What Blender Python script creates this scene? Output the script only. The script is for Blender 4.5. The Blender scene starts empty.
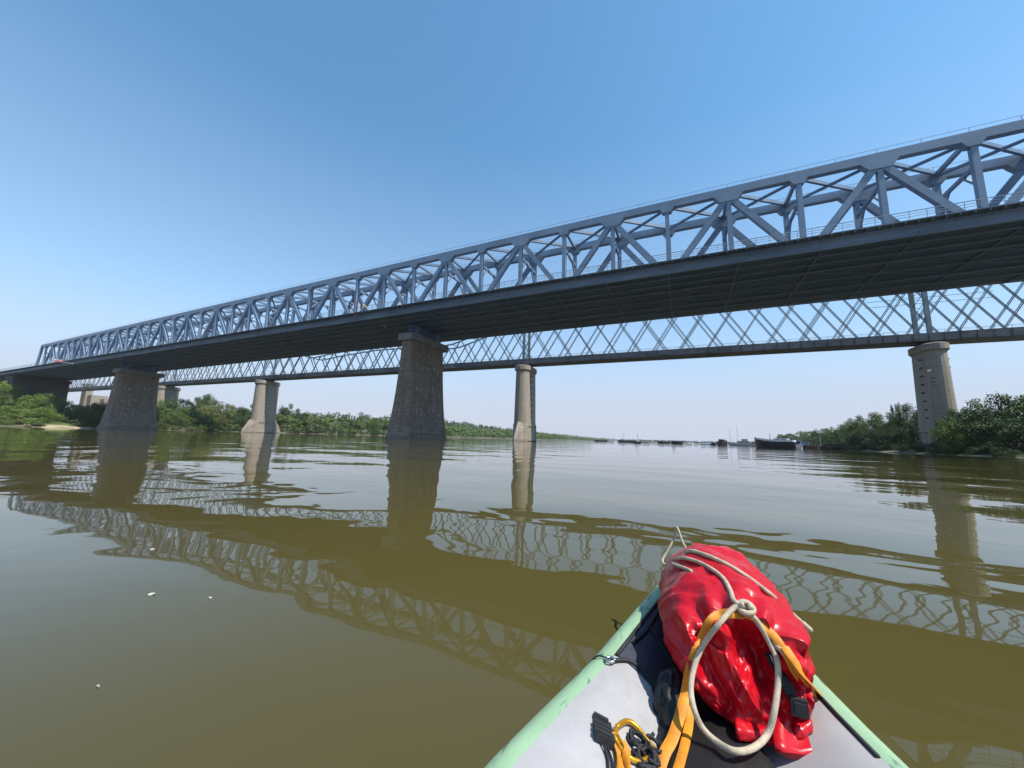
import bpy, math, random
from mathutils import Vector, Matrix, noise
S = bpy.context.scene
C = S.collection
R = math.radians

# ------------------------------------------------------------------ camera, sky, sun, exposure
CAM_Z = 0.8867
cd = bpy.data.cameras.new('camera'); co = bpy.data.objects.new('camera', cd); C.objects.link(co)
cr = Vector((0.90540128, 0.42362591, 0.02809992)); cu = Vector((0.03736335, -0.14543527, 0.98866201))
cf = Vector((-0.42290956, 0.89408594, 0.14750536))
mw = Matrix((cr, cu, -cf)).transposed().to_4x4(); mw.translation = (0, 0, CAM_Z)
co.matrix_world = mw
cd.sensor_width = 36; cd.lens = 36 * 364.59 / 1024; cd.clip_start = 0.02; cd.clip_end = 20000
S.camera = co
SUN_EL, SUN_AZ = R(57), (0.994, -0.11)
w = bpy.data.worlds.new('World'); S.world = w; w.use_nodes = True
nt = w.node_tree; bg = nt.nodes['Background']
sky = nt.nodes.new('ShaderNodeTexSky'); sky.sky_type = 'NISHITA'; sky.sun_disc = False
sky.sun_elevation = SUN_EL; sky.sun_rotation = R(96)
sky.altitude = 0; sky.air_density = 1.0; sky.dust_density = 0.3; sky.ozone_density = 3.0
# a pale lavender summer haze lies along the horizon of the sky itself
stc = nt.nodes.new('ShaderNodeTexCoord'); ssx = nt.nodes.new('ShaderNodeSeparateXYZ'); nt.links.new(stc.outputs['Generated'], ssx.inputs[0])
srp = nt.nodes.new('ShaderNodeValToRGB'); e = srp.color_ramp.elements
e[0].position = 0.0; e[0].color = (.96, .96, .96, 1); e[1].position = 0.66; e[1].color = (.0, .0, .0, 1)
x = e.new(0.10); x.color = (.86, .86, .86, 1); x = e.new(0.28); x.color = (.34, .34, .34, 1)
nt.links.new(ssx.outputs['Z'], srp.inputs['Fac'])
smx = nt.nodes.new('ShaderNodeMix'); smx.data_type = 'RGBA'
sgn = nt.nodes.new('ShaderNodeMix'); sgn.data_type = 'RGBA'; sgn.blend_type = 'MULTIPLY'; sgn.inputs['Factor'].default_value = 1.0; sgn.inputs['B'].default_value = (0.98, 1.40, 1.38, 1)
nt.links.new(sky.outputs[0], sgn.inputs['A'])
nt.links.new(srp.outputs['Color'], smx.inputs['Factor']); nt.links.new(sgn.outputs['Result'], smx.inputs['A']); smx.inputs['B'].default_value = (3.55, 3.6, 4.45, 1)
nt.links.new(smx.outputs['Result'], bg.inputs[0]); bg.inputs[1].default_value = 0.11
sl = bpy.data.lights.new('sun', 'SUN'); sl.energy = 4.0; sl.angle = R(0.5); sl.color = (1.0, 0.95, 0.86)
so = bpy.data.objects.new('sun', sl); C.objects.link(so)
sv = Vector((SUN_AZ[0] * math.cos(SUN_EL), SUN_AZ[1] * math.cos(SUN_EL), math.sin(SUN_EL)))
so.rotation_euler = sv.to_track_quat('Z', 'Y').to_euler(); so.location = (60, -20, 120)
S.view_settings.view_transform = 'Standard'; S.view_settings.look = 'None'
S.view_settings.exposure = 0.65; S.view_settings.gamma = 1.0
S.view_settings.use_curve_mapping = False
S.render.engine = 'CYCLES'
S.cycles.max_bounces = 6; S.cycles.transparent_max_bounces = 4; S.cycles.volume_bounces = 0
S.cycles.use_denoising = True

# ------------------------------------------------------------------ helpers
class MB:
    def __init__(s): s.v = []; s.f = []
    def add(s, vs, fs):
        n = len(s.v); s.v += [tuple(p) for p in vs]; s.f += [tuple(i + n for i in f) for f in fs]; return s
    def box(s, c, d):
        x, y, z = c; a, b, e = d[0] / 2, d[1] / 2, d[2] / 2
        vs = [(x + i * a, y + j * b, z + k * e) for k in (-1, 1) for j in (-1, 1) for i in (-1, 1)]
        return s.add(vs, [(0, 2, 3, 1), (4, 5, 7, 6), (0, 1, 5, 4), (2, 6, 7, 3), (0, 4, 6, 2), (1, 3, 7, 5)])
    def beam(s, p0, p1, w, h, side=None):
        p0, p1 = Vector(p0), Vector(p1); d = (p1 - p0).normalized()
        if side is None:
            side = d.cross(Vector((0, 0, 1)))
            side = side.normalized() if side.length > 1e-4 else Vector((0, 1, 0))
        else:
            side = Vector(side); side = (side - d * side.dot(d)).normalized()
        up = side.cross(d)
        vs = [p + side * (i * w / 2) + up * (j * h / 2) for p in (p0, p1) for j in (-1, 1) for i in (-1, 1)]
        return s.add(vs, [(0, 1, 3, 2), (4, 6, 7, 5), (0, 4, 5, 1), (2, 3, 7, 6), (0, 2, 6, 4), (1, 5, 7, 3)])
    def prism(s, poly, fn0, fn1):
        n = len(poly); vs = [fn0(p) for p in poly] + [fn1(p) for p in poly]
        fs = [tuple(range(n))[::-1], tuple(range(n, 2 * n))] + [(i, (i + 1) % n, n + (i + 1) % n, n + i) for i in range(n)]
        return s.add(vs, fs)
    def rings(s, rings, cap=True, closed=True):
        n = len(rings[0]); vs = [p for r in rings for p in r]; fs = []
        for a in range(len(rings) - 1):
            for i in range(n if closed else n - 1):
                j = (i + 1) % n
                fs.append((a * n + i, a * n + j, (a + 1) * n + j, (a + 1) * n + i))
        if cap and closed:
            fs.append(tuple(range(n))[::-1]); fs.append(tuple((len(rings) - 1) * n + i for i in range(n)))
        return s.add(vs, fs)
    def tube(s, pts, r, n=8, flat=1.0, cap=True):
        pts = [Vector(p) for p in pts]; rg = []; prev = None
        for i, p in enumerate(pts):
            t = (pts[min(i + 1, len(pts) - 1)] - pts[max(i - 1, 0)]).normalized()
            if prev is None:
                a = t.cross(Vector((0, 0, 1)))
                if a.length < 0.05: a = t.cross(Vector((1, 0, 0)))
                a.normalize()
            else:
                a = (prev - t * prev.dot(t)).normalized()
            b = t.cross(a); prev = a
            rr = r[i] if isinstance(r, (list, tuple)) else r
            rg.append([p + a * (rr * math.cos(q * 2 * math.pi / n)) + b * (rr * flat * math.sin(q * 2 * math.pi / n)) for q in range(n)])
        return s.rings(rg, cap)
    def build(s, name, mat, parent=None, smooth=False, label=None):
        me = bpy.data.meshes.new(name)
        off = Vector(parent.location) if parent is not None else Vector((0, 0, 0))
        if parent is not None and parent.parent is not None: off = off + Vector(parent.parent.location)
        me.from_pydata([tuple(Vector(p) - off) for p in s.v], [], s.f); me.update()
        if smooth:
            for p in me.polygons: p.use_smooth = True
        me.materials.append(mat)
        o = bpy.data.objects.new(name, me); C.objects.link(o)
        if parent is not None: o.parent = parent
        if label: o['label'] = label
        return o

def spline(pts, n=8):
    pts = [Vector(p) for p in pts]; out = []
    for i in range(len(pts) - 1):
        a, b, c, d = pts[max(i - 1, 0)], pts[i], pts[i + 1], pts[min(i + 2, len(pts) - 1)]
        for k in range(n):
            t = k / n
            out.append(0.5 * ((2 * b) + (c - a) * t + (2 * a - 5 * b + 4 * c - d) * t * t + (3 * b - a - 3 * c + d) * t ** 3))
    out.append(pts[-1]); return out

def thing(name, label, cat, loc=(0, 0, 0), group=None):
    o = bpy.data.objects.new(name, None); C.objects.link(o); o.location = loc; o.empty_display_size = 0.3
    o['label'] = label; o['category'] = cat
    if group: o['group'] = group
    return o
def tag(o, label, cat, group=None, kind=None):
    o['label'] = label; o['category'] = cat
    if group: o['group'] = group
    if kind: o['kind'] = kind
    return o
def copy_tree(o, parent=None):
    c = o.copy(); C.objects.link(c)
    if parent is not None: c.parent = parent
    for ch in list(o.children): copy_tree(ch, c)
    return c
def interp(tab, x):
    if x <= tab[0][0]: return tab[0][1]
    for (a, b), (c, d) in zip(tab, tab[1:]):
        if x <= c: return b + (d - b) * (x - a) / (c - a)
    return tab[-1][1]

def mat(name, col, rough=0.6, var=0.15, scale=1.0, bump=0.0, bscale=None, col2=None, metal=0.0, spec=0.5, stretch=(1, 1, 1), coat=0.0, lo=0.35, hi=0.7, rand=0.0, bdist=0.02):
    m = bpy.data.materials.new(name); m.use_nodes = True
    n = m.node_tree.nodes; l = m.node_tree.links; b = n['Principled BSDF']
    b.inputs['Roughness'].default_value = rough; b.inputs['Metallic'].default_value = metal
    b.inputs['Specular IOR Level'].default_value = spec
    if coat: b.inputs['Coat Weight'].default_value = coat; b.inputs['Coat Roughness'].default_value = 0.12
    tc = n.new('ShaderNodeTexCoord'); mp = n.new('ShaderNodeMapping'); mp.inputs['Scale'].default_value = stretch
    l.new(tc.outputs['Object'], mp.inputs['Vector'])
    nz = n.new('ShaderNodeTexNoise'); nz.inputs['Scale'].default_value = scale; nz.inputs['Detail'].default_value = 6; nz.inputs['Roughness'].default_value = 0.65
    l.new(mp.outputs[0], nz.inputs['Vector'])
    rp = n.new('ShaderNodeValToRGB'); c2 = col2 or tuple(max(0, c * (1 - 2 * var)) for c in col); c1 = col if col2 else tuple(min(1, c * (1 + var)) for c in col)
    rp.color_ramp.elements[0].position = lo; rp.color_ramp.elements[0].color = (*c2, 1)
    rp.color_ramp.elements[1].position = hi; rp.color_ramp.elements[1].color = (*c1, 1)
    l.new(nz.outputs['Fac'], rp.inputs['Fac'])
    last = rp.outputs['Color']
    if rand:
        oi = n.new('ShaderNodeObjectInfo'); hs = n.new('ShaderNodeHueSaturation')
        mr = n.new('ShaderNodeMapRange'); mr.inputs['To Min'].default_value = 1 - rand; mr.inputs['To Max'].default_value = 1 + rand
        l.new(oi.outputs['Random'], mr.inputs['Value']); l.new(mr.outputs[0], hs.inputs['Value']); l.new(last, hs.inputs['Color']); last = hs.outputs['Color']
    l.new(last, b.inputs['Base Color'])
    if bump:
        bz = n.new('ShaderNodeTexNoise'); bz.inputs['Scale'].default_value = bscale or scale * 4; bz.inputs['Detail'].default_value = 5
        l.new(mp.outputs[0], bz.inputs['Vector'])
        bp = n.new('ShaderNodeBump'); bp.inputs['Strength'].default_value = bump; bp.inputs['Distance'].default_value = bdist
        l.new(bz.outputs['Fac'], bp.inputs['Height']); l.new(bp.outputs[0], b.inputs['Normal'])
    return m

def masonry(name, c1, c2, mortar, bw=1.4, bh=0.55, stain=(0.12, 0.09, 0.07), stain_amt=0.6):
    m = bpy.data.materials.new(name); m.use_nodes = True
    n = m.node_tree.nodes; l = m.node_tree.links; b = n['Principled BSDF']; b.inputs['Roughness'].default_value = 0.9
    tc = n.new('ShaderNodeTexCoord'); sx = n.new('ShaderNodeSeparateXYZ'); l.new(tc.outputs['Object'], sx.inputs[0])
    ad = n.new('ShaderNodeMath'); ad.operation = 'ADD'; l.new(sx.outputs['X'], ad.inputs[0]); l.new(sx.outputs['Y'], ad.inputs[1])
    cx = n.new('ShaderNodeCombineXYZ'); l.new(ad.outputs[0], cx.inputs['X']); l.new(sx.outputs['Z'], cx.inputs['Y'])
    br = n.new('ShaderNodeTexBrick'); br.inputs['Scale'].default_value = 1.0
    br.inputs['Color1'].default_value = (*c1, 1); br.inputs['Color2'].default_value = (*c2, 1); br.inputs['Mortar'].default_value = (*mortar, 1)
    br.inputs['Brick Width'].default_value = bw; br.inputs['Row Height'].default_value = bh; br.inputs['Mortar Size'].default_value = 0.03
    l.new(cx.outputs[0], br.inputs['Vector'])
    # vertical streak stains
    mp = n.new('ShaderNodeMapping'); mp.inputs['Scale'].default_value = (0.9, 0.9, 0.06); l.new(tc.outputs['Object'], mp.inputs['Vector'])
    nz = n.new('ShaderNodeTexNoise'); nz.inputs['Scale'].default_value = 1.0; nz.inputs['Detail'].default_value = 7; l.new(mp.outputs[0], nz.inputs['Vector'])
    rp = n.new('ShaderNodeValToRGB'); rp.color_ramp.elements[0].position = 0.45; rp.color_ramp.elements[1].position = 0.75
    l.new(nz.outputs['Fac'], rp.inputs['Fac'])
    mu = n.new('ShaderNodeMath'); mu.operation = 'MULTIPLY'; mu.inputs[1].default_value = stain_amt; l.new(rp.outputs['Color'], mu.inputs[0])
    mx = n.new('ShaderNodeMix'); mx.data_type = 'RGBA'; l.new(mu.outputs[0], mx.inputs['Factor']); l.new(br.outputs['Color'], mx.inputs['A']); mx.inputs['B'].default_value = (*stain, 1)
    # tide line, wet darker algae under about 1.2 m
    zr = n.new('ShaderNodeMapRange'); zr.inputs['From Min'].default_value = 1.5; zr.inputs['From Max'].default_value = 0.5
    nz2 = n.new('ShaderNodeTexNoise'); nz2.inputs['Scale'].default_value = 0.5; l.new(tc.outputs['Object'], nz2.inputs['Vector'])
    sm = n.new('ShaderNodeMath'); sm.operation = 'MULTIPLY_ADD'; sm.inputs[1].default_value = 1.2; l.new(nz2.outputs['Fac'], sm.inputs[0]); l.new(sx.outputs['Z'], sm.inputs[2])
    l.new(sm.outputs[0], zr.inputs['Value'])
    m2 = n.new('ShaderNodeMix'); m2.data_type = 'RGBA'; l.new(zr.outputs[0], m2.inputs['Factor']); l.new(mx.outputs['Result'], m2.inputs['A']); m2.inputs['B'].default_value = (0.14, 0.13, 0.10, 1)
    l.new(m2.outputs['Result'], b.inputs['Base Color'])
    bp = n.new('ShaderNodeBump'); bp.inputs['Strength'].default_value = 0.6; bp.inputs['Distance'].default_value = 0.05
    l.new(br.outputs['Fac'], bp.inputs['Height']); bp.invert = True; l.new(bp.outputs[0], b.inputs['Normal'])
    return m

M = {}
M['truss'] = mat('blue grey truss paint', (0.18, 0.25, 0.345), 0.45, 0.10, 0.3)
M['fascia'] = mat('grey deck edge', (0.13, 0.17, 0.23), 0.7, 0.2, 0.35, stretch=(0.3, 1, 2))
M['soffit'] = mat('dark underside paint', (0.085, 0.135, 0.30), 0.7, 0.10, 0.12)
M['stringer'] = mat('grey girder paint', (0.16, 0.235, 0.44), 0.6, 0.12, 0.3)
M['asphalt'] = mat('asphalt', (0.06, 0.06, 0.06), 0.9, 0.2, 0.6)
M['rail'] = mat('galvanised railing', (0.34, 0.40, 0.48), 0.5, 0.1, 1.0)
M['rust'] = mat('red lead paint', (0.22, 0.04, 0.035), 0.6, 0.2, 2.0)
M['cream'] = mat('weathered cream paint', (0.62, 0.55, 0.42), 0.6, 0.12, 2.0)
M['oldtruss'] = mat('old grey blue truss paint', (0.16, 0.21, 0.24), 0.6, 0.2, 0.3)
M['olddeck'] = mat('old dark plate girder', (0.085, 0.095, 0.11), 0.7, 0.3, 0.4, stretch=(0.3, 1, 1.5))
M['stone_new'] = masonry('grey pier stone', (0.25, 0.20, 0.155), (0.165, 0.132, 0.105), (0.09, 0.075, 0.065), 1.3, 0.55, (0.13, 0.065, 0.04), 0.65)
M['stone_old'] = masonry('pale old pier stone', (0.35, 0.295, 0.23), (0.28, 0.245, 0.20), (0.19, 0.165, 0.14), 1.2, 0.5, (0.15, 0.12, 0.10), 0.55)
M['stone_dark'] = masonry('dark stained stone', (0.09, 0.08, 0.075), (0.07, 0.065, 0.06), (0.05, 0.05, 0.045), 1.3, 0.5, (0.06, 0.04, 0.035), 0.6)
M['concrete'] = mat('pale concrete cap', (0.20, 0.205, 0.21), 0.85, 0.15, 0.6, bump=0.2)
M['iron'] = mat('black iron', (0.02, 0.02, 0.022), 0.6, 0.2, 3)
M['lime'] = mat('lime runs', (0.60, 0.55, 0.46), 0.9, 0.15, 3)
M['bark'] = mat('bark', (0.12, 0.095, 0.07), 0.9, 0.3, 3, stretch=(1, 1, .3))
def leafmat(name, c, var):
    m = mat(name, c, 0.55, var, 0.9, rand=0.22, lo=0.3, hi=0.7)
    b = m.node_tree.nodes['Principled BSDF']; b.inputs['Specular IOR Level'].default_value = 0.25
    return m
M['leaf'] = [leafmat('poplar leaves', (0.105, 0.165, 0.034), 0.22), leafmat('bright willow leaves', (0.135, 0.21, 0.038), 0.22), leafmat('dark and shaded leaves', (0.064, 0.108, 0.028), 0.25), leafmat('olive leaves', (0.14, 0.165, 0.05), 0.22)]  # the darkest leaf kind also paints shade into the bank trees
M['white'] = mat('white paint', (0.78, 0.78, 0.77), 0.45, 0.06, 1.5)
M['navy'] = mat('navy hull paint', (0.014, 0.018, 0.035), 0.35, 0.2, 0.6)
M['blackhull'] = mat('black hull paint', (0.013, 0.013, 0.015), 0.5, 0.25, 0.6)
M['redhull'] = mat('faded red hull paint', (0.33, 0.09, 0.065), 0.5, 0.2, 0.8)
M['brownhull'] = mat('rusty brown hull paint', (0.12, 0.075, 0.06), 0.7, 0.3, 0.7)
M['greyship'] = mat('grey ship paint', (0.28, 0.30, 0.32), 0.5, 0.15, 0.7)
M['blueawn'] = mat('pale blue canvas', (0.33, 0.38, 0.58), 0.7, 0.15, 1.2)
M['glass'] = mat('dark window glass', (0.02, 0.025, 0.03), 0.08, 0.1, 1)
M['tyre'] = mat('tyre rubber', (0.02, 0.02, 0.02), 0.8, 0.2, 4)
M['terra'] = mat('terracotta roof', (0.30, 0.13, 0.08), 0.8, 0.2, 1)

# ------------------------------------------------------------------ water
def water():
    m = bpy.data.materials.new('river water'); m.use_nodes = True
    n = m.node_tree.nodes; l = m.node_tree.links; b = n['Principled BSDF']
    b.inputs['Base Color'].default_value = (0.070, 0.057, 0.0165, 1); b.inputs['Roughness'].default_value = 0.015
    b.inputs['IOR'].default_value = 1.333; b.inputs['Specular IOR Level'].default_value = 0.5
    tc = n.new('ShaderNodeTexCoord')
    def nz(scale, det, st=(1, 1, 1), rot=0.0, dist=0.0):
        mp = n.new('ShaderNodeMapping'); mp.inputs['Scale'].default_value = st; mp.inputs['Rotation'].default_value = (0, 0, rot)
        l.new(tc.outputs['Object'], mp.inputs['Vector'])
        z = n.new('ShaderNodeTexNoise'); z.inputs['Scale'].default_value = scale; z.inputs['Detail'].default_value = det
        z.inputs['Roughness'].default_value = 0.45; z.inputs['Distortion'].default_value = dist
        l.new(mp.outputs[0], z.inputs['Vector']); return z.outputs['Fac']
    def mul(a, k):
        x = n.new('ShaderNodeMath'); x.operation = 'MULTIPLY'; l.new(a, x.inputs[0])
        if isinstance(k, (int, float)): x.inputs[1].default_value = k
        else: l.new(k, x.inputs[1])
        return x.outputs[0]
    def add(a, c):
        x = n.new('ShaderNodeMath'); l.new(a, x.inputs[0]); l.new(c, x.inputs[1]); return x.outputs[0]
    def ramp(a, lo, hi, t0, t1):
        x = n.new('ShaderNodeMapRange'); x.interpolation_type = 'SMOOTHSTEP'; l.new(a, x.inputs['Value'])
        x.inputs['From Min'].default_value = lo; x.inputs['From Max'].default_value = hi; x.inputs['To Min'].default_value = t0; x.inputs['To Max'].default_value = t1
        return x.outputs[0]
    swell = mul(nz(0.16, 1, (1, 1.6, 1), 0.5, 0.3), WA[0])
    mid = mul(nz(0.65, 2, (1, 1.5, 1), -0.3, 0.4), WA[1])
    patch = ramp(nz(0.035, 2, (1, 1.8, 1), 0.3), 0.46, 0.62, 0.12, 1.0)
    rip = mul(mul(nz(2.2, 3, (1, 1.4, 1), 0.2), WA[2]), patch)
    h = add(add(swell, mid), rip)
    bp = n.new('ShaderNodeBump'); bp.inputs['Strength'].default_value = 1.0; bp.inputs['Distance'].default_value = 1.0
    l.new(h, bp.inputs['Height']); l.new(bp.outputs[0], b.inputs['Normal'])
    return m
WA = (0.10, 0.015, 0.0040)
M['water'] = water()
mb = MB(); X = [-4800, -1500, -400, -60, 60, 400, 1500, 4800]
Y_ = [-1500, -400, -40, 40, 400, 2500, 4800]
vs = [(x, y, 0) for y in Y_ for x in X]
mb.add(vs, [(j * 8 + i, j * 8 + i + 1, (j + 1) * 8 + i + 1, (j + 1) * 8 + i) for j in range(6) for i in range(7)])
o = mb.build('water', M['water']); o['kind'] = 'structure'; o['label'] = 'calm olive brown river water'

# ------------------------------------------------------------------ summer haze in the air
hm = bpy.data.materials.new('haze air'); hm.use_nodes = True; hn = hm.node_tree
hn.nodes.remove(hn.nodes['Principled BSDF']); pv = hn.nodes.new('ShaderNodeVolumePrincipled')
pv.inputs['Color'].default_value = (0.86, 0.88, 0.97, 1); pv.inputs['Density'].default_value = 0.00009; pv.inputs['Anisotropy'].default_value = 0.0
hn.links.new(pv.outputs[0], hn.nodes['Material Output'].inputs['Volume'])
o = MB().box((0, 1650, 33.5), (9700, 6400, 77)).build('haze', hm); o['kind'] = 'stuff'; o['label'] = 'thin pale summer haze over the river'; o['category'] = 'haze'

# ------------------------------------------------------------------ banks and hills
def bank_mat():
    m = bpy.data.materials.new('bank ground'); m.use_nodes = True
    n = m.node_tree.nodes; l = m.node_tree.links; b = n['Principled BSDF']; b.inputs['Roughness'].default_value = 0.95
    tc = n.new('ShaderNodeTexCoord'); sx = n.new('ShaderNodeSeparateXYZ'); l.new(tc.outputs['Object'], sx.inputs[0])
    nz = n.new('ShaderNodeTexNoise'); nz.inputs['Scale'].default_value = 0.15; nz.inputs['Detail'].default_value = 6; l.new(tc.outputs['Object'], nz.inputs['Vector'])
    ma = n.new('ShaderNodeMath'); ma.operation = 'MULTIPLY_ADD'; ma.inputs[1].default_value = 1.6; l.new(nz.outputs['Fac'], ma.inputs[0]); l.new(sx.outputs['Z'], ma.inputs[2])
    rp = n.new('ShaderNodeValToRGB'); e = rp.color_ramp.elements
    e[0].position = 0.14; e[0].color = (0.14, 0.115, 0.08, 1); e[1].position = 0.22; e[1].color = (0.38, 0.31, 0.20, 1)
    x = e.new(0.34); x.color = (0.36, 0.30, 0.19, 1); x = e.new(0.40); x.color = (0.10, 0.14, 0.035, 1); x = e.new(0.9); x.color = (0.08, 0.11, 0.035, 1)
    mr = n.new('ShaderNodeMapRange'); mr.inputs['From Min'].default_value = 0; mr.inputs['From Max'].default_value = 5; l.new(ma.outputs[0], mr.inputs['Value'])
    l.new(mr.outputs[0], rp.inputs['Fac'])
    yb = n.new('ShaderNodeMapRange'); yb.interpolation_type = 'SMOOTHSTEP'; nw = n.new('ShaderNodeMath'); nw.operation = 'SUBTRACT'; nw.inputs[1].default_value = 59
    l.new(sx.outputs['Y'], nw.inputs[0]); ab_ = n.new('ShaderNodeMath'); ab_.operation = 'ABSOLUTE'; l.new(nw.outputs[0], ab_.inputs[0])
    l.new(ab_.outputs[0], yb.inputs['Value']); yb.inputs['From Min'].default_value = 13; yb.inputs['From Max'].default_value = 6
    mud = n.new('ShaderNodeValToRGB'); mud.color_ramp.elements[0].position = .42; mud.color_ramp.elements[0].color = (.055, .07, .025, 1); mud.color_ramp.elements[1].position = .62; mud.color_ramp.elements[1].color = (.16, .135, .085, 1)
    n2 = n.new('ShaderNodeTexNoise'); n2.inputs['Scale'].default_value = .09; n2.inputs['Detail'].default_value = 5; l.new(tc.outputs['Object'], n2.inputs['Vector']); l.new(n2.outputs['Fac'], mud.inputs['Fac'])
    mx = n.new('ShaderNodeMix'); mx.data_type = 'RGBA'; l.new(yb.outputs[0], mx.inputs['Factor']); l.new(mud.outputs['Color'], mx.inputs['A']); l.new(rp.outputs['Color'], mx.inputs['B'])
    l.new(mx.outputs['Result'], b.inputs['Base Color'])
    return m
M['bank'] = bank_mat()
LEFT = [(-900, -420), (-200, -290), (0, -246), (40, -236), (56, -230), (70, -233), (90, -250), (105, -256), (148, -260), (192, -264), (250, -256), (300, -248), (330, -243), (400, -262), (640, -276), (900, -285), (1500, -305), (2100, -330)]
RIGHT = [(-900, 120), (-300, 85), (40, 66), (80, 60), (100, 55.5), (118, 52), (150, 53), (190, 57), (225, 64), (260, 68), (400, 87), (600, 108), (1000, 185), (1600, 350), (2100, 520)]
def bank(name, tab, sgn, label):
    ys = list(range(-900, -60, 60)) + list(range(-60, 340, 5)) + list(range(340, 700, 20)) + list(range(700, 2101, 100))
    offs = [(-14, -2.0), (-4, -0.6), (0, 0.0), (2.5, 0.45), (6, 1.0), (12, 1.8), (25, 2.6), (60, 3.4), (160, 4), (600, 5), (4200, 8)]
    vs = []; fs = []
    for y in ys:
        xs = interp(tab, y)
        for d, z in offs:
            a = noise.noise(Vector((y * 0.06, d * 0.1, sgn * 9.0)))
            b = noise.noise(Vector((y * 0.21, d * 0.1, sgn * 5.0)))
            vs.append((xs + sgn * (d + (a * 3 + b * 1.2 if -5 < d < 30 else 0)), y, z + (0.35 * a if 0 < d < 200 else 0)))
    k = len(offs)
    for j in range(len(ys) - 1):
        for i in range(k - 1): fs.append((j * k + i, j * k + i + 1, (j + 1) * k + i + 1, (j + 1) * k + i))
    o = MB().add(vs, fs).build(name, M['bank'], smooth=True); o['kind'] = 'structure'; o['label'] = label; return o
bank('riverbank', LEFT, -1, 'green left riverbank with a small sandy beach')
bank('riverbank', RIGHT, 1, 'low right riverbank under the tall trees')
mb = MB()
vs = []; fs = []
xs = [-4700, -1200, -500, -300, -100, 100, 300, 600, 1200, 4700]; ysf = [(2050, -1), (2075, 1.5), (2200, 4), (3500, 12), (4700, 16)]
for y, z in ysf:
    for x in xs: vs.append((x, y + 25 * math.sin(x * 0.01), z))
for j in range(4):
    for i in range(9): fs.append((j * 10 + i, j * 10 + i + 1, (j + 1) * 10 + i + 1, (j + 1) * 10 + i))
o = mb.add(vs, fs).build('terrain', M['bank'], smooth=True); o['kind'] = 'structure'; o['label'] = 'low far bank closing off the river'
HP = [(-520, 420, 24, 130, 110), (-470, 540, 27, 110, 130), (-420, 700, 20, 90, 170), (-430, 1000, 14, 110, 260), (-620, 300, 16, 150, 90)]
def hill_z(x, y): return sum(h * math.exp(-((x - a) / sx) ** 2 - ((y - b) / sy) ** 2) for a, b, h, sx, sy in HP) * 0.62
vs = []; fs = []; nx, ny = 40, 60
for j in range(ny + 1):
    for i in range(nx + 1):
        x = -1000 + i * 700 / nx; y = 150 + j * 1300 / ny
        vs.append((x, y, hill_z(x, y) + 1.0 - (6 if i in (0, nx) or j in (0, ny) else 0)))
for j in range(ny):
    for i in range(nx): fs.append((j * (nx + 1) + i, j * (nx + 1) + i + 1, (j + 1) * (nx + 1) + i + 1, (j + 1) * (nx + 1) + i))
o = MB().add(vs, fs).build('hills', M['bank'], smooth=True); o['kind'] = 'structure'; o['label'] = 'low wooded hill behind the left bank'

# ------------------------------------------------------------------ new bridge
X0, HP_ = -214.04, 10.124
NX = lambda k: X0 + HP_ * k
K0, K1 = -12, 32
YN, YF = 70.0, 78.557
ZT, ZB = 46.39, 30.6
YE0, YE1 = 62.5, 86.1
XL, XR = NX(K0) - 170, NX(K1) + 40
nb = thing('railway_bridge', 'long blue grey steel truss bridge with wide road deck crossing nearest', 'bridge', (-60, 74.3, 28))
def gusset(mb, x, y, z, wide, deep, top):
    a, b = (wide, wide * 0.55)
    pl = [(-a, 0), (-a * 0.86, -deep * 0.35), (-b, -deep), (b, -deep), (a * 0.86, -deep * 0.35), (a, 0)]
    sg = 1 if top else -1
    pl = [(p, q * sg) for p, q in pl]
    if not top: pl = pl[::-1]
    mb.prism(pl, lambda p: (x + p[0], y - 0.53, z + p[1]), lambda p: (x + p[0], y + 0.53, z + p[1]))
for y in (YN, YF):
    m = MB(); m.beam((NX(K0) + 3.0, y, ZT - 0.7), (NX(K1), y, ZT - 0.7), 1.0, 1.4)
    for k in range(K0 + 1, K1 + 1):
        if k % 2 == 0: gusset(m, NX(k), y, ZT - 1.39, 2.3, 1.3, True)
        else: gusset(m, NX(k), y, ZT - 1.39, 1.25, .9, True)
    m.build('top_chord', M['truss'], nb)
    m = MB(); m.beam((NX(K0) - 1.5, y, ZB - 0.4), (NX(K1), y, ZB - 0.4), 1.0, 1.6)
    for k in range(K0 + 1, K1 + 1):
        if k % 2: gusset(m, NX(k), y, ZB + 0.39, 2.9, 1.5, False)
    m.build('bottom_chord', M['truss'], nb)
    MB().beam((NX(K0) - 1.0, y, ZB), (NX(K0) + 3.4, y, ZT - 0.3), 1.0, 1.3, (0, 1, 0)).build('end_post', M['truss'], nb)
    for k in range(K0 + 1, K1 + 1):
        MB().beam((NX(k), y, ZB), (NX(k), y, ZT - 1.2), 0.78, 0.72, (0, 1, 0)).build('vertical', M['truss'], nb)
        e, d = (k, k - 1) if k % 2 == 0 else (k - 1, k)   # e even node at the top, d odd node at the bottom
        if k - 1 > K0:
            MB().beam((NX(d), y, ZB + 0.5), (NX(e), y, ZT - 1.6), 0.82, 0.98, (0, 1, 0)).build('diagonal', M['truss'], nb)
for k in range(K0 + 1, K1 + 1):
    MB().beam((NX(k), YN + .5, ZT - 0.75), (NX(k), YF - .5, ZT - 0.75), 0.5, 0.6).build('top_strut', M['truss'], nb)
for k in range(K0 + 1, K1):
    m = MB(); m.beam((NX(k), YN + .5, ZT - 0.6), (NX(k + 1), YF - .5, ZT - 0.6), 0.42, 0.62)
    m.beam((NX(k), YF - .5, ZT - 1.0), (NX(k + 1), YN + .5, ZT - 1.0), 0.42, 0.36)
    m.build('lateral_brace', M['truss'], nb)
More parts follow.
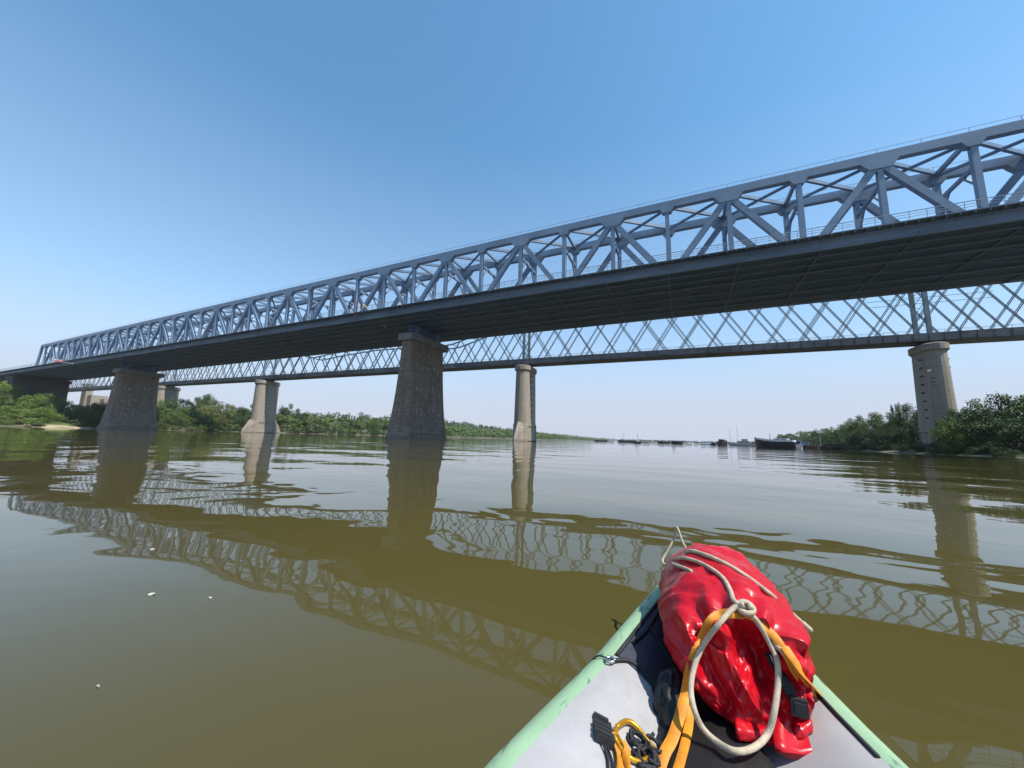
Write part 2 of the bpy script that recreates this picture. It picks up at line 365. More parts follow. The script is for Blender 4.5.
for k in range(K0 + 1, K1 + 1):
    m = MB(); z = ZT - 5.2
    m.beam((NX(k), YN + .4, z), (NX(k), YF - .4, z), 0.45, 0.5)
    m.beam((NX(k), YN + .4, z - 2.6), (NX(k), YN + 2.6, z - .2), 0.3, 0.32); m.beam((NX(k), YF - .4, z - 2.6), (NX(k), YF - 2.6, z - .2), 0.3, 0.32)
    m.build('sway_frame', M['truss'], nb)
m = MB()   # thin safety line above the near top chord
for y in (YN, YF):
    m.beam((NX(K0) + 3, y, ZT + 0.95), (NX(K1), y, ZT + 0.95), 0.05, 0.05)
    for k in range(2 * (K0 + 1), 2 * K1): m.beam((X0 + HP_ * k / 2, y, ZT), (X0 + HP_ * k / 2, y, ZT + 0.95), 0.06, 0.06)
m.build('safety_line', M['rail'], nb)
# deck
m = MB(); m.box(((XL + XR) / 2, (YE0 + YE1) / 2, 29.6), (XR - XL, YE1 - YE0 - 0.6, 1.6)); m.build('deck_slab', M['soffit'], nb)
m = MB(); m.box(((XL + XR) / 2, 66.0, 30.44), (XR - XL, 6.2, 0.06)); m.box(((XL + XR) / 2, 82.6, 30.44), (XR - XL, 6.2, 0.06)); m.build('road_surface', M['asphalt'], nb)
for y, yy in ((YE0, YE0 + 0.9), (YE1, YE1 - 0.9)):
    m = MB(); m.box(((XL + XR) / 2, y, 29.35), (XR - XL, 0.35, 1.5))
    for k in range(int((XL - X0) / HP_), int((XR - X0) / HP_)): m.box((NX(k), y, 29.35), (0.25, 0.45, 1.42))
    m.build('fascia_girder', M['fascia'], nb)
    s = -1 if y == YE0 else 1
    m = MB(); m.box(((XL + XR) / 2, y + s * 0.55, 30.42), (XR - XL, 1.3, 0.16))
    x = XL
    while x < XR: m.box((x, y + s * 0.68, 30.22), (0.16, 0.9, 0.26)); x += HP_ / 8
    m.build('walkway', M['fascia'], nb)
    m = MB(); yr = y + s * 1.12
    for z in (30.95, 31.3): m.box(((XL + XR) / 2, yr, z), (XR - XL, 0.05, 0.05))
    m.box(((XL + XR) / 2, yr, 31.68), (XR - XL, 0.08, 0.09))
    x = XL
    while x < XR: m.box((x, yr, 31.05), (0.05, 0.05, 1.2)); x += HP_ / 6
    m.build('railing', M['rail'], nb)
    m = MB(); m.box(((XL + XR) / 2, y - s * 1.1, 30.95), (XR - XL, 0.18, 0.35))
    x = XL
    while x < XR: m.box((x, y - s * 1.1, 30.6), (0.12, 0.12, 0.5)); x += HP_ / 4
    m.build('crash_barrier', M['rail'], nb)
for y in (64.4, 67.2, 70.0, 74.3, 78.557, 82.0):
    big = y in (70.0, 78.557)
    MB().box(((XL + XR) / 2, y, 28.7), (XR - XL, 0.14, 0.34 if big else 0.26)).box(((XL + XR) / 2, y, 28.5 if big else 28.55), (XR - XL, 0.5 if big else 0.34, 0.06)).build('stringer', M['stringer'], nb)
for k in range(int((XL - X0) / HP_), int((XR - X0) / HP_) + 1):
    m = MB(); m.box((NX(k), 74.3, 28.72), (0.12, YE1 - YE0 - 0.7, 0.3)); m.box((NX(k), 74.3, 28.60), (0.2, YE1 - YE0 - 0.8, 0.05)); m.build('floor_beam', M['stringer'], nb)
for k in range(int((XL - X0) / HP_), int((XR - X0) / HP_)):
    m = MB()
    for a, b in ((70.3, 74.3), (74.3, 78.2)):
        m.beam((NX(k), a, 28.66), (NX(k + 1), b, 28.66), 0.16, 0.08); m.beam((NX(k), b, 28.75), (NX(k + 1), a, 28.75), 0.16, 0.08)
    m.build('under_brace', M['stringer'], nb)
m = MB(); m.beam((-69.2, 61.1, 31.9), (-68.9, 68.6, 28.2), 0.22, 0.22); m.build('drain_pipe', M['cream'], nb)
m = MB(); m.beam((-262, 61.1, 30.3), (-246, 61.2, 28.35), 0.3, 0.3); m.build('drain_pipe', M['cream'], nb)
m = MB(); m.box((-71.7, 61.2, 31.0), (0.22, 0.2, 4.8)); m.build('sign_post', M['rust'], nb)
m = MB(); m.box((-69.9, 61.1, 31.7), (1.1, 0.15, 1.1)); m.build('navigation_board', M['cream'], nb)
m = MB(); m.box((-69.9, 61.0, 31.7), (0.4, 0.08, 1.1)); m.build('board_stripe', M['rust'], nb)

# truck on the near lane
tk = thing('truck', 'white box truck with red cab on the far left of the bridge deck', 'truck', (-286, 66, 30.48))
m = MB(); m.box((-289.6, 66, 32.6), (7.6, 2.4, 2.7)); m.build('cargo_box', M['white'], tk)
m = MB(); m.prism([(0, 0), (2.3, 0), (2.3, 1.2), (1.9, 2.5), (0, 2.5)], lambda p: (-285.4 + p[0], 64.85, 30.95 + p[1]), lambda p: (-285.4 + p[0], 67.15, 30.95 + p[1]))
cab = m.build('cab', mat('red cab paint', (0.5, 0.03, 0.03), 0.3, 0.08), tk)
m = MB(); m.box((-284.2, 64.83, 32.7), (1.2, 0.05, 0.7)); m.build('window', M['glass'], cab)
m = MB(); m.box((-288.4, 66, 30.95), (9.8, 1.2, 0.3)); m.build('chassis', M['iron'], tk)
for x in (-284.2, -290.5, -291.8):
    for y in (64.95, 67.05):
        m = MB(); m.tube([(x, y - 0.14, 30.95), (x, y + 0.14, 30.95)], 0.47, 14); m.build('wheel', M['tyre'], tk)

# ------------------------------------------------------------------ piers
def stadium(cx, cy, hx, y0, y1, z, n=10, pt=1.0):
    """rounded-nose plan: half width hx, from y0 to y1"""
    r = []
    for i in range(n + 1):
        a = math.pi + math.pi * i / n
        r.append((cx + hx * math.cos(a), y0 + hx * pt + hx * pt * math.sin(a), z))
    for i in range(n + 1):
        a = math.pi * i / n
        r.append((cx + hx * math.cos(a), y1 - hx * pt + hx * pt * math.sin(a), z))
    return r
def chamf(cx, hx, y0, y1, c, z):
    return [(cx - hx, y0 + c, z), (cx - hx + c * .8, y0, z), (cx + hx - c * .8, y0, z), (cx + hx, y0 + c, z), (cx + hx, y1 - c, z), (cx + hx - c * .8, y1, z), (cx - hx + c * .8, y1, z), (cx - hx, y1 - c, z)]
def new_pier(cx, label, s):
    p = thing('bridge_pier', label, 'bridge pier', (cx, 74.3, 0), 'grey stone piers of the nearest bridge')
    lv = []
    for t in range(13):
        z = 1.3 + (24.0 - 1.3) * t / 12; q = 1 - t / 12
        hx = s * (1.95 + 0.9 * q + 0.9 * q ** 3); y0 = 67.4 - 0.8 * q - 0.8 * q ** 3; y1 = 80.6 + 0.8 * q + 0.8 * q ** 3
        lv.append(chamf(cx, hx, y0, y1, hx * 0.42, z))
    MB().rings(lv).build('shaft', M['stone_new'], p)
    hx = s * 3.55
    MB().rings([chamf(cx, hx + .3, 65.3, 82.7, 1.6, -2), chamf(cx, hx + .2, 65.4, 82.6, 1.6, 0.9), chamf(cx, hx, 65.6, 82.4, 1.5, 1.3)]).build('plinth', M['stone_new'], p)
    MB().box((cx, 74.3, 24.85), (s * 4.5, 15.0, 1.7)).build('cap', M['concrete'], p)
    m = MB()
    for y in (YN, YF): m.box((cx, y, 26.0), (s * 2.6, 1.8, 0.6)); m.box((cx, y, 27.3), (s * 1.5, 1.3, 2.0))
    m.build('bearing', M['stringer'], p)
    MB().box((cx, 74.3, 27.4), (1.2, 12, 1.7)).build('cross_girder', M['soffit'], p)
    rnd = random.Random(int(cx)); m = MB()
    for i in range(16):   # pale lime runs on the flank facing the gap
        y = 68.8 + (i % 5) * 2.3 + rnd.uniform(-.4, .4); z = 7 + (i // 5) * 5.6 + rnd.uniform(-.8, .8)
        t = (z - 1.3) / 22.7; q = 1 - t; hx = s * (1.95 + 0.9 * q + 0.9 * q ** 3); L = rnd.uniform(.5, 1.3)
        t2 = (z - L - 1.3) / 22.7; q2 = 1 - t2; hx2 = s * (1.95 + 0.9 * q2 + 0.9 * q2 ** 3)
        w_ = rnd.uniform(.06, .12)
        if y < 69.3: y = 69.3
        m.add([(cx + hx + .01, y - w_, z), (cx + hx + .01, y + w_, z), (cx + hx2 + .03, y + w_ * .5, z - L), (cx + hx2 + .03, y - w_ * .5, z - L), (cx + hx - .1, y, z)], [(0, 3, 2, 1), (0, 1, 4)])
    m.build('lime_stain', M['lime'], p)
    return p
new_pier(-60.8, 'broad tapered grey stone pier standing at the centre of the photo', 1.0)
new_pier(-219.0, 'broad tapered grey stone pier farther off by the left bank', 1.38)

OROT = math.atan(.0329)
def old_pier(cx, label, hx=2.95, top=28.5, y0=124.6, y1=136.6, cut=True):
    cy = 131.1 + .0329 * cx
    p = thing('bridge_pier', label, 'bridge pier', (cx, 130.6, 0), 'rounded pale stone piers of the older bridge')
    lv = [stadium(cx, 0, hx + 0.55 * (1 - t / 6), y0 - 0.4 * (1 - t / 6), y1 + 0.4 * (1 - t / 6), 0.2 + (top - 2.2) * t / 6) for t in range(7)]
    MB().rings(lv).build('shaft', M['stone_old'], p)
    MB().rings([stadium(cx, 0, hx + .1, y0 - .1, y1 + .1, top - 2.2), stadium(cx, 0, hx + .55, y0 - .55, y1 + .55, top - 1.7), stadium(cx, 0, hx + .55, y0 - .55, y1 + .55, top - 0.2), stadium(cx, 0, hx + .2, y0 - .2, y1 + .2, top)]).build('cornice', M['stone_old'], p)
    if cut:
        z1 = 6.3; hb = hx + .75
        for s, ya in ((-1, y0 + 1.8), (1, y1 - 1.8)):
            tip = ya + s * 6.6; t1 = ya + s * 2.0
            m = MB(); m.add([(cx - hb, ya, -2), (cx + hb, ya, -2), (cx, tip, -2), (cx - hx - .62, ya, z1), (cx + hx + .62, ya, z1), (cx, t1 + s * .9, z1 + .8), (cx, tip - s * .3, 1.2)],
                [(0, 3, 6, 2), (1, 2, 6, 4), (3, 5, 6), (4, 6, 5), (3, 4, 5), (0, 1, 4, 3), (0, 2, 1)] if s < 0 else [(0, 2, 6, 3), (1, 4, 6, 2), (3, 6, 5), (4, 5, 6), (3, 5, 4), (0, 3, 4, 1), (0, 1, 2)])
            m.build('cutwater', M['stone_old'], p)
        MB().rings([stadium(cx, 0, hx + .75, y0 - .55, y1 + .55, 5.6), stadium(cx, 0, hx + .75, y0 - .55, y1 + .55, 6.0)]).build('ledge', M['stone_old'], p)
    rnd = random.Random(int(cx) + 900)
    for i in range(8):
        z = top - 4 - i * 2.2
        for sx in (-1, 1):
            MB().box((cx + sx * (hx + .35 + .55 * i * .05), 129.2 + rnd.uniform(-.2, .2), z), (0.5, 0.45, 0.35)).build('drain_spout', M['iron'], p)
    m = MB()
    for y in (127.7, 133.3): m.box((cx, y, top + .2), (2.2, 1.0, .45)); m.box((cx, y, top + .55), (1.1, .7, .5))
    m.build('bearing', M['iron'], p)
    p.location.y = cy; p.rotation_euler.z = OROT
    return p
old_pier(-209.5, 'pale round ended stone pier near the left bank, left of the big grey pier', 2.8)
old_pier(-55.2, 'slim pale round ended stone pier right of the central grey pier', 2.5)
old_pier(59.9, 'tall round stone pier among trees at the right bank', 2.3, y0=126.3, y1=135.0)
old_pier(-311, 'pale stone pier glimpsed above trees behind the near left pier', 3.2, cut=False)
ab = thing('bridge_abutment', 'pale masonry portal tower of the older bridge on the left bank', 'abutment', (-455, 130, 0))
MB().box((-462, 126.2, 17), (9, 4.2, 38)).build('tower', M['stone_old'], ab)
MB().box((-446, 134, 12), (9, 6, 24)).build('tower', M['stone_old'], ab)
MB().box((-453, 130.5, 13.5), (8, 10, 27)).build('wall', M['stone_old'], ab)
MB().box((-462, 126.2, 36.3), (10, 5, 0.9)).build('cornice', M['concrete'], ab)
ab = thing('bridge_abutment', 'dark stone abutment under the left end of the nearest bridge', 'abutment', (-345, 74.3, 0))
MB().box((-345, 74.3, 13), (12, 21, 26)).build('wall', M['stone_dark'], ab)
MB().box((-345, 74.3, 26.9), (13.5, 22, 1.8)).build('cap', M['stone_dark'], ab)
MB().box((-372, 64.6, 12), (42, 1.2, 24)).build('wing_wall', M['stone_new'], ab)
MB().box((-372, 84.0, 12), (42, 1.2, 24)).build('wing_wall', M['stone_new'], ab)

# ------------------------------------------------------------------ old bridge
ob = thing('railway_bridge', 'older grey lattice truss bridge running behind the nearest bridge', 'bridge', (-55, 130.5, 29))
OX0, OX1 = -700.0, 190.0
YA, YB = 127.7, 133.3
OTAB = [(-700, 44), (-420, 42), (-330, 47), (-311, 50), (-280, 47), (-225, 47.5), (-209.5, 49), (-196, 46), (-173.5, 38.9), (-158, 40.4), (-135.6, 41.8), (-112, 41.4), (-90, 39.2), (-77, 42.6), (-66, 47), (-55.2, 49.5), (-40, 47.5), (0, 46.5), (42, 47.5), (59.4, 49.5), (78, 47.5), (190, 46)]
def otop(x): return interp(OTAB, x)
for y in (YA, YB):
    m = MB(); x = OX0
    while x < OX1:
        m.beam((x, y, otop(x)), (x + 4.1, y, otop(x + 4.0)), 0.45, 0.5); x += 4
    m.build('top_chord', M['oldtruss'], ob)
m = MB(); m.box(((OX0 + OX1) / 2, 130.5, 30.3), (OX1 - OX0, 6.6, 2.1)); m.box(((OX0 + OX1) / 2, 130.5, 29.22), (OX1 - OX0, 5.9, 0.06))
x = OX0
while x < OX1: m.box((x, 130.5, 30.3), (0.2, 6.75, 2.0)); x += 3.0
m.build('plate_girder', M['olddeck'], ob)
m = MB(); x = OX0
for y in (127.3, 133.7):
    m.box(((OX0 + OX1) / 2, y, 32.1), (OX1 - OX0, .05, .06)); m.box(((OX0 + OX1) / 2, y, 31.8), (OX1 - OX0, .04, .04))
    x = OX0
    while x < OX1: m.box((x, y, 31.7), (.06, .06, .8)); x += 3.0
m.build('handrail', M['oldtruss'], ob)
PITCH, RUN = 8.15, 0.62
def lattice(x, s, y):
    """double angle bar from the deck up to the chord, laced"""
    a = Vector((x, y, 31.35)); z = 31.35
    while z < otop(x + s * RUN * (z - 31.35)) and z < 52: z += 0.25
    b = Vector((x + s * RUN * (z - 31.35), y, z)); d = (b - a).normalized(); q = Vector((-d.z, 0, d.x))
    m = MB()
    for o_ in (-.17, .17): m.beam(a + q * o_, b + q * o_, 0.22, 0.15, (0, 1, 0))
    n_ = int((b - a).length / 1.6)
    for i in range(n_):
        t0, t1 = i * 1.6, i * 1.6 + .8
        m.beam(a + d * t0 + q * .17, a + d * t1 - q * .17, .05, .05, (0, 1, 0))
        m.beam(a + d * t1 - q * .17, a + d * (t0 + 1.6) + q * .17, .05, .05, (0, 1, 0))
    return m
cnt = 0
for y in (YA, YB):
    k = 0; x = 24.0 - PITCH * 30
    while x < 150:
        for s in (-1, 1):
            lattice(x if s > 0 else x + PITCH * .53, s, y).build('lattice_bar', M['oldtruss'], ob)
        x += PITCH
m = MB(); x = 24.0 - PITCH * 30
while x > OX0 + 8:
    x -= PITCH
    for y in (YA, YB):
        for s in (-1, 1): 
            q = lattice(x, s, y); m.add(q.v, q.f)
m.build('far_lattice', M['oldtruss'], ob)
for cx in (-311, -209.5, -55.2, 59.4):
    m = MB()
    for y in (YA, YB):
        m.beam((cx, y, 31.3), (cx, y, otop(cx) - .1), 0.6, 0.95, (0, 1, 0))
    for i in range(6):
        z = 33 + i * 2.4; m.beam((cx, YA, z), (cx, YB, z + 2.4), .1, .1); m.beam((cx, YB, z), (cx, YA, z + 2.4), .1, .1)
    for z in (otop(cx) - .3, otop(cx) - 4): m.beam((cx, YA, z), (cx, YB, z), .35, .4)
    m.build('pier_post', M['oldtruss'], ob)
m = MB(); x = OX0
while x < OX1:
    if otop(x) > 38: m.beam((x, YA + .2, otop(x)), (x, YB - .2, otop(x)), .3, .3)
    x += 9
m.build('top_strut', M['oldtruss'], ob)
m = MB()
m.beam((47, YA, 41.2), (72, YA, 41.2), .1, .1); m.beam((47, YA, 39.6), (72, YA, 39.6), .1, .1); m.build('tie_rod', M['oldtruss'], ob)

ob.location = (-55, 129.3, 29); ob.rotation_euler.z = OROT

# ------------------------------------------------------------------ trees
def crown_mesh(seed, kind, nclump, nleaf, leaf):
    rnd = random.Random(seed); mb = MB(); cl = []
    tall = kind == 0
    for i in range(nclump):
        for _ in range(30):
            x, y, z = rnd.uniform(-.5, .5), rnd.uniform(-.5, .5), rnd.uniform(0.05, 0.92)
            prof = 0.5 * min(1.0, (z / 0.3) ** .5) if z < .45 else 0.5 * math.sqrt(max(0, 1 - ((z - .45) / .52) ** 2))
            if math.hypot(x, y) < prof * (1.0 if rnd.random() < .7 else .6): break
        cl.append((x, y, z, rnd.uniform(.09, .20)))
    cl.append((rnd.uniform(-.1, .1), rnd.uniform(-.1, .1), .88, .12))
    vs = []; fs = []
    for x, y, z, r in cl:
        for _ in range(nleaf):
            d = Vector((rnd.gauss(0, 1), rnd.gauss(0, 1), rnd.gauss(0, 1))).normalized()
            rr = r * (rnd.random() ** .35) * rnd.uniform(.85, 1.12)
            c = Vector((x + d.x * rr, y + d.y * rr, max(.015, z + d.z * rr * .95)))
            nn = (d + Vector((rnd.gauss(0, .6), rnd.gauss(0, .6), rnd.gauss(0, .6)))).normalized()
            t = nn.orthogonal().normalized(); b = nn.cross(t); a = rnd.uniform(0, 6.28)
            t2 = t * math.cos(a) + b * math.sin(a); b2 = nn.cross(t2); s_ = leaf * rnd.uniform(.55, 1.25)
            i0 = len(vs)
            vs += [c - t2 * s_, c + b2 * s_ * .55 - t2 * s_ * .1, c + t2 * s_, c - b2 * s_ * .55 + t2 * s_ * .1]; fs.append((i0, i0 + 1, i0 + 2, i0 + 3))
    mb.add(vs, fs); return mb
def trunk_mesh(seed):
    rnd = random.Random(seed); m = MB()
    pts = [(0, 0, -.06), (rnd.uniform(-.01, .01), 0, .12), (rnd.uniform(-.03, .03), rnd.uniform(-.03, .03), .3), (rnd.uniform(-.05, .05), rnd.uniform(-.05, .05), .6), (0, 0, .82)]
    m.tube(spline(pts, 3), [.030 * (1 - i / 14) + .005 for i in range(13)], 7)
    for i in range(6):
        z = rnd.uniform(.15, .55); a = rnd.uniform(0, 6.28); L = rnd.uniform(.2, .36)
        m.tube(spline([(0, 0, z), (math.cos(a) * L * .5, math.sin(a) * L * .5, z + L * .35), (math.cos(a) * L, math.sin(a) * L, z + L * .9)], 3), [.013, .012, .010, .008, .006, .004, .003], 5)
    return m
PROTO = {}
def proto(kind, var, big):
    key = (kind, var, big)
    if key not in PROTO:
        sd = kind * 37 + var * 11 + (5 if big else 0)
        nl = (38, 300, .0165) if big else (22, 130, .030)
        cm = crown_mesh(sd, kind, *nl); tm = trunk_mesh(sd + 3)
        PROTO[key] = (cm, tm, {})
    return PROTO[key]
BUILT = {}
def tree(name, kind, var, big, x, y, z0, h, wd, label, cat, group, rot):
    key = (kind, var, big)
    if key not in BUILT:
        cm, tm, _ = proto(kind, var, big)
        root = thing(name, label, cat)
        cm.build('crown', M['leaf'][kind], root); tm.build('trunk', M['bark'], root)
        BUILT[key] = root; r = root
    else:
        r = copy_tree(BUILT[key]); r.name = name
    r['label'] = label; r['group'] = group; r['category'] = cat
    r.location = (x, y, z0); r.scale = (wd, wd, h); r.rotation_euler = (0, 0, rot)
    return r
TREES = {
'near left bank trees':[(1,-339.4,60,25.0,18.4),(1,-330.3,62,22.6,17.2),(1,-276.6,58,14.6,13.9),(1,-267.0,60,16.0,13.8),(1,-278.1,66,14.7,10.1),(1,-274.8,52,8.9,12.4),(1,-250.1,52,7.4,11.6),(1,-244.6,56,8.5,10.7),(1,-281.8,70,8.6,6.9),(0,-380.0,56,25.6,20.8),(0,-428.3,54,26.5,26.0)],
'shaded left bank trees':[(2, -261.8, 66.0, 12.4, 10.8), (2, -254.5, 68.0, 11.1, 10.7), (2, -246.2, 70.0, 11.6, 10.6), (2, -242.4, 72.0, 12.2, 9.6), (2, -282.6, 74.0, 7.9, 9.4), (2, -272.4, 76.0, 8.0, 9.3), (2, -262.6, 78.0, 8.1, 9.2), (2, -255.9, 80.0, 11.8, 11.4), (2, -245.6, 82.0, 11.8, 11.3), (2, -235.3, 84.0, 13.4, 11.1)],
'trees behind the near pier':[(0,-313.2,118,23.4,16.7),(0,-296.9,118,21.0,14.8),(0,-291.3,122,20.1,14.8),(2,-333.9,150,26.3,14.1),(2,-329.1,152,28.7,12.3),(0,-280.4,122,16.0,13.1),(0,-286.8,112,13.3,12.7),(0,-277.1,115,12.3,12.6),(3,-294.4,140,22.1,15.9),(3,-288.6,132,17.8,13.8),(3,-281.3,140,18.4,15.6),(2,-288.9,150,19.5,14.7),(2,-280.1,152,17.4,13.0),(2,-280.9,160,21.1,15.0),(2,-283.3,170,21.4,15.6),(0,-269.2,128,12.0,11.6),(0,-274.1,122,10.3,11.4),(3,-268.4,134,11.2,10.3),(2,-270.7,145,12.0,10.9)],
'trees between the stone piers':[(2,-288.1,190,24.2,15.8),(2,-283.8,196,20.6,14.1),(3,-274.7,176,14.2,13.9),(0,-282.4,200,15.2,15.2),(3,-286.5,215,15.3,17.9),(0,-275.5,188,11.2,12.6),(0,-283.9,225,14.2,16.3),(0,-282.2,235,15.8,15.7),(0,-279.5,245,14.6,16.1),(0,-278.0,255,18.0,16.5),(2,-276.9,250,11.1,12.9),(0,-275.9,268,17.9,17.0),(0,-274.5,280,16.6,17.4),(0,-270.7,290,17.2,17.8),(0,-266.4,300,18.9,18.1),(0,-262.9,315,18.8,20.0),(0,-255.8,330,18.6,20.5)],
'tall trees on the right bank':[(2,63.5,118,13.6,12.7),(0,61.1,121,13.3,10.6),(0,65.6,116,13.5,12.3),(2,58.3,122,10.7,7.0),(1,54.5,116,8.4,6.2),(2,57.5,116,7.7,8.6),(2,60.1,113,7.6,9.7),(2,59.7,116,9.5,9.1),(2,67.1,112,13.2,11.6),(2,61.5,108,7.3,9.0),(2,55.2,115,5.2,5.1)],  # dark leaf kind puts the shade into the colour of most of these
'trees behind the round pier':[(2,64.1,158,15.3,8.8),(0,62.5,160,15.8,3.4),(0,63.6,168,13.8,8.7),(3,63.1,176,14.4,9.2),(0,62.8,186,13.7,8.9),(0,63.5,200,13.8,9.7),(2,61.5,150,9.7,8.3),(2,59.5,155,8.7,8.0),(2,59.5,178,8.3,9.4),(2,59.8,190,8.0,9.2),(3,59.5,165,9.2,8.6),(0,66.2,155,14.3,7.8),(2,65.4,150,10.3,7.5)],
'distant right bank trees':[(0,71.8,235,12.6,9.2),(0,77.0,270,13.1,9.3),(2,83.4,310,13.6,10.8),(0,90.9,360,13.2,11.7),(0,95.3,400,14.5,12.1),(0,101.4,450,15.1,12.6),(2,109.5,520,16.0,14.6),(0,118.3,600,16.8,15.4),(0,69.2,220,13.2,7.5),(2,72.0,240,9.2,7.7),(2,77.6,280,9.4,8.3),(3,83.8,330,9.3,9.1)],
}
LBL = {
'near left bank trees': 'bushy bright green tree on the left bank in front of the bridge end',
'shaded left bank trees': 'dark leafy tree on the left bank in the shade under the bridges',
'trees behind the near pier': 'leafy green tree on the left bank behind the far left grey pier',
'trees between the stone piers': 'green riverside tree on the left bank between the pale pier and the central pier',
'tall trees on the right bank': 'tall dense tree on the right bank beside the round pier',
'trees behind the round pier': 'leafy tree on the right bank left of the round pier, behind it',
'distant right bank trees': 'small distant tree on the right bank behind the moored barges',
}
KN = ['poplar_tree', 'willow_tree', 'dark_tree', 'elm_tree']
rnd = random.Random(4)
def ground(x, y):
    if x < -100:
        d = interp(LEFT, y) - x; 
    else: d = x - interp(RIGHT, y)
    return interp([(-14, -2), (0, 0), (6, 1.0), (12, 1.8), (25, 2.6), (60, 3.4), (160, 4)], d) - 0.2
for g, L in TREES.items():
    right = L[0][1] > 0
    for i, (k, x, y, zt, wd) in enumerate(L):
        z0 = max(-.1, ground(x, y))
        sp = '' 
        lab = LBL[g]
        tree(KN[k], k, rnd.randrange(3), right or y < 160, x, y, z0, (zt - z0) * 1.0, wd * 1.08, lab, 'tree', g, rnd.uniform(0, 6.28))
bl = random.Random(8)
def bush_row(tab, y0, y1, n, sgn, group, label, hr, kinds):
    for i in range(n):
        y = y0 + (y1 - y0) * (i + bl.uniform(-.3, .3)) / n
        x = interp(tab, y) + sgn * bl.uniform(.6, 6.0); h = bl.uniform(*hr)
        k = bl.choice(kinds)
        tree('shrub', k, bl.randrange(2), sgn > 0, x, y, max(-.05, ground(x, y)) - .1, h, h * bl.uniform(1.2, 1.8), label, 'shrub', group, bl.uniform(0, 6.28))
bush_row(LEFT, 8, 54, 28, -1, 'shrubs by the sandy beach', 'low bright shrub at the water edge on the left of the photo', (1.8, 4.0), (1, 1, 3))
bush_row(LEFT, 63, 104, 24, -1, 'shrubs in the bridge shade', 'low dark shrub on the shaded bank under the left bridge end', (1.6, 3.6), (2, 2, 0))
bush_row(LEFT, 70, 185, 46, -1, 'shrubs behind the left piers', 'low leafy shrub at the water edge behind the left piers', (2.0, 4.5), (0, 2, 3))
bush_row(LEFT, 185, 340, 48, -1, 'shrubs along the far left bank', 'small distant shrub at the water edge left of the central pier', (2.5, 6.0), (0, 1, 2, 3))
bush_row(RIGHT, 96, 205, 50, 1, 'shrubs along the right bank', 'low dark shrub at the water edge on the right bank', (1.2, 3.2), (2,))
# far woods that read as one mass
def wood(name, pts, quad, per, label, k):
    rnd = random.Random(len(pts)); vs = []; fs = []
    for (x, y, z0, h, r) in pts:
        for _ in range(per):
            d = Vector((rnd.gauss(0, 1), rnd.gauss(0, 1), rnd.gauss(0, 1))).normalized()
            q = rnd.random() ** .3
            c = Vector((x + d.x * r * q, y + d.y * r * q, z0 + h * .52 + d.z * h * .5 * q))
            nn = (d + Vector((rnd.gauss(0, .5), rnd.gauss(0, .5), rnd.gauss(0, .5)))).normalized(); t = nn.orthogonal().normalized(); b = nn.cross(t)
            s_ = quad * rnd.uniform(.6, 1.3); i0 = len(vs)
            vs += [c - t * s_, c + b * s_ * .7, c + t * s_, c - b * s_ * .7]; fs.append((i0, i0 + 1, i0 + 2, i0 + 3))
    o = MB().add(vs, fs).build(name, M['leaf'][k]); o['kind'] = 'stuff'; o['label'] = label; o['category'] = 'woodland'; return o
rnd = random.Random(21); P = []
y = 335.0
while y < 2100:
    n_ = 3 if y < 900 else 2
    for j in range(n_):
        x = interp(LEFT, y) - rnd.uniform(4, 12) - j * 13
        P.append((x, y + rnd.uniform(-4, 4), 1, rnd.uniform(13, 18) - (4 if j == 0 else 0) - (3 if y > 1200 else 0), rnd.uniform(5, 8) * (1 if y < 1000 else 1.6)))
    y += 8 if y < 900 else 16
wood('riverside_wood', P, 1.1, 90, 'long belt of pale green trees along the far left bank', 0)
P = []
for _ in range(900):
    x = rnd.uniform(-700, -310); y = rnd.uniform(260, 1300); z = hill_z(x, y)
    if z > 3.2: P.append((x, y, z, rnd.uniform(11, 15), rnd.uniform(5, 8)))
wood('hill_wood', P, 1.5, 45, 'dark green wood covering the hill behind the left bank', 2)
P = []
y = 640.0
while y < 2050:
    for j in range(2): P.append((interp(RIGHT, y) + rnd.uniform(5, 14) + j * 15, y, 1, rnd.uniform(9, 15), rnd.uniform(6, 9)))
    y += 12
for _ in range(260):
    x = rnd.uniform(-330, 520); P.append((x, 2090 + rnd.uniform(0, 60) + 25 * math.sin(x * .01), 2, rnd.uniform(8, 14), rnd.uniform(9, 15)))
wood('far_wood', P, 2.0, 45, 'hazy grey green tree line at the end of the river', 2)
# bare house bits on the left bank
hs = thing('hut', 'small white walled hut at the water edge left of the central pier', 'hut', (-240, 310, .3))
MB().box((-240, 310, 1.9), (16, 4, 2.6)).build('wall', M['white'], hs)
MB().prism([(-2.6, 3.2), (2.6, 3.2), (0, 4.3)], lambda p: (-248.4, 310 + p[0], p[1]), lambda p: (-231.6, 310 + p[0], p[1])).build('roof', M['greyship'], hs)
for x in (-245, -241, -236): MB().box((x, 307.96, 1.9), (1.3, .1, 1.1)).build('window', M['glass'], hs)

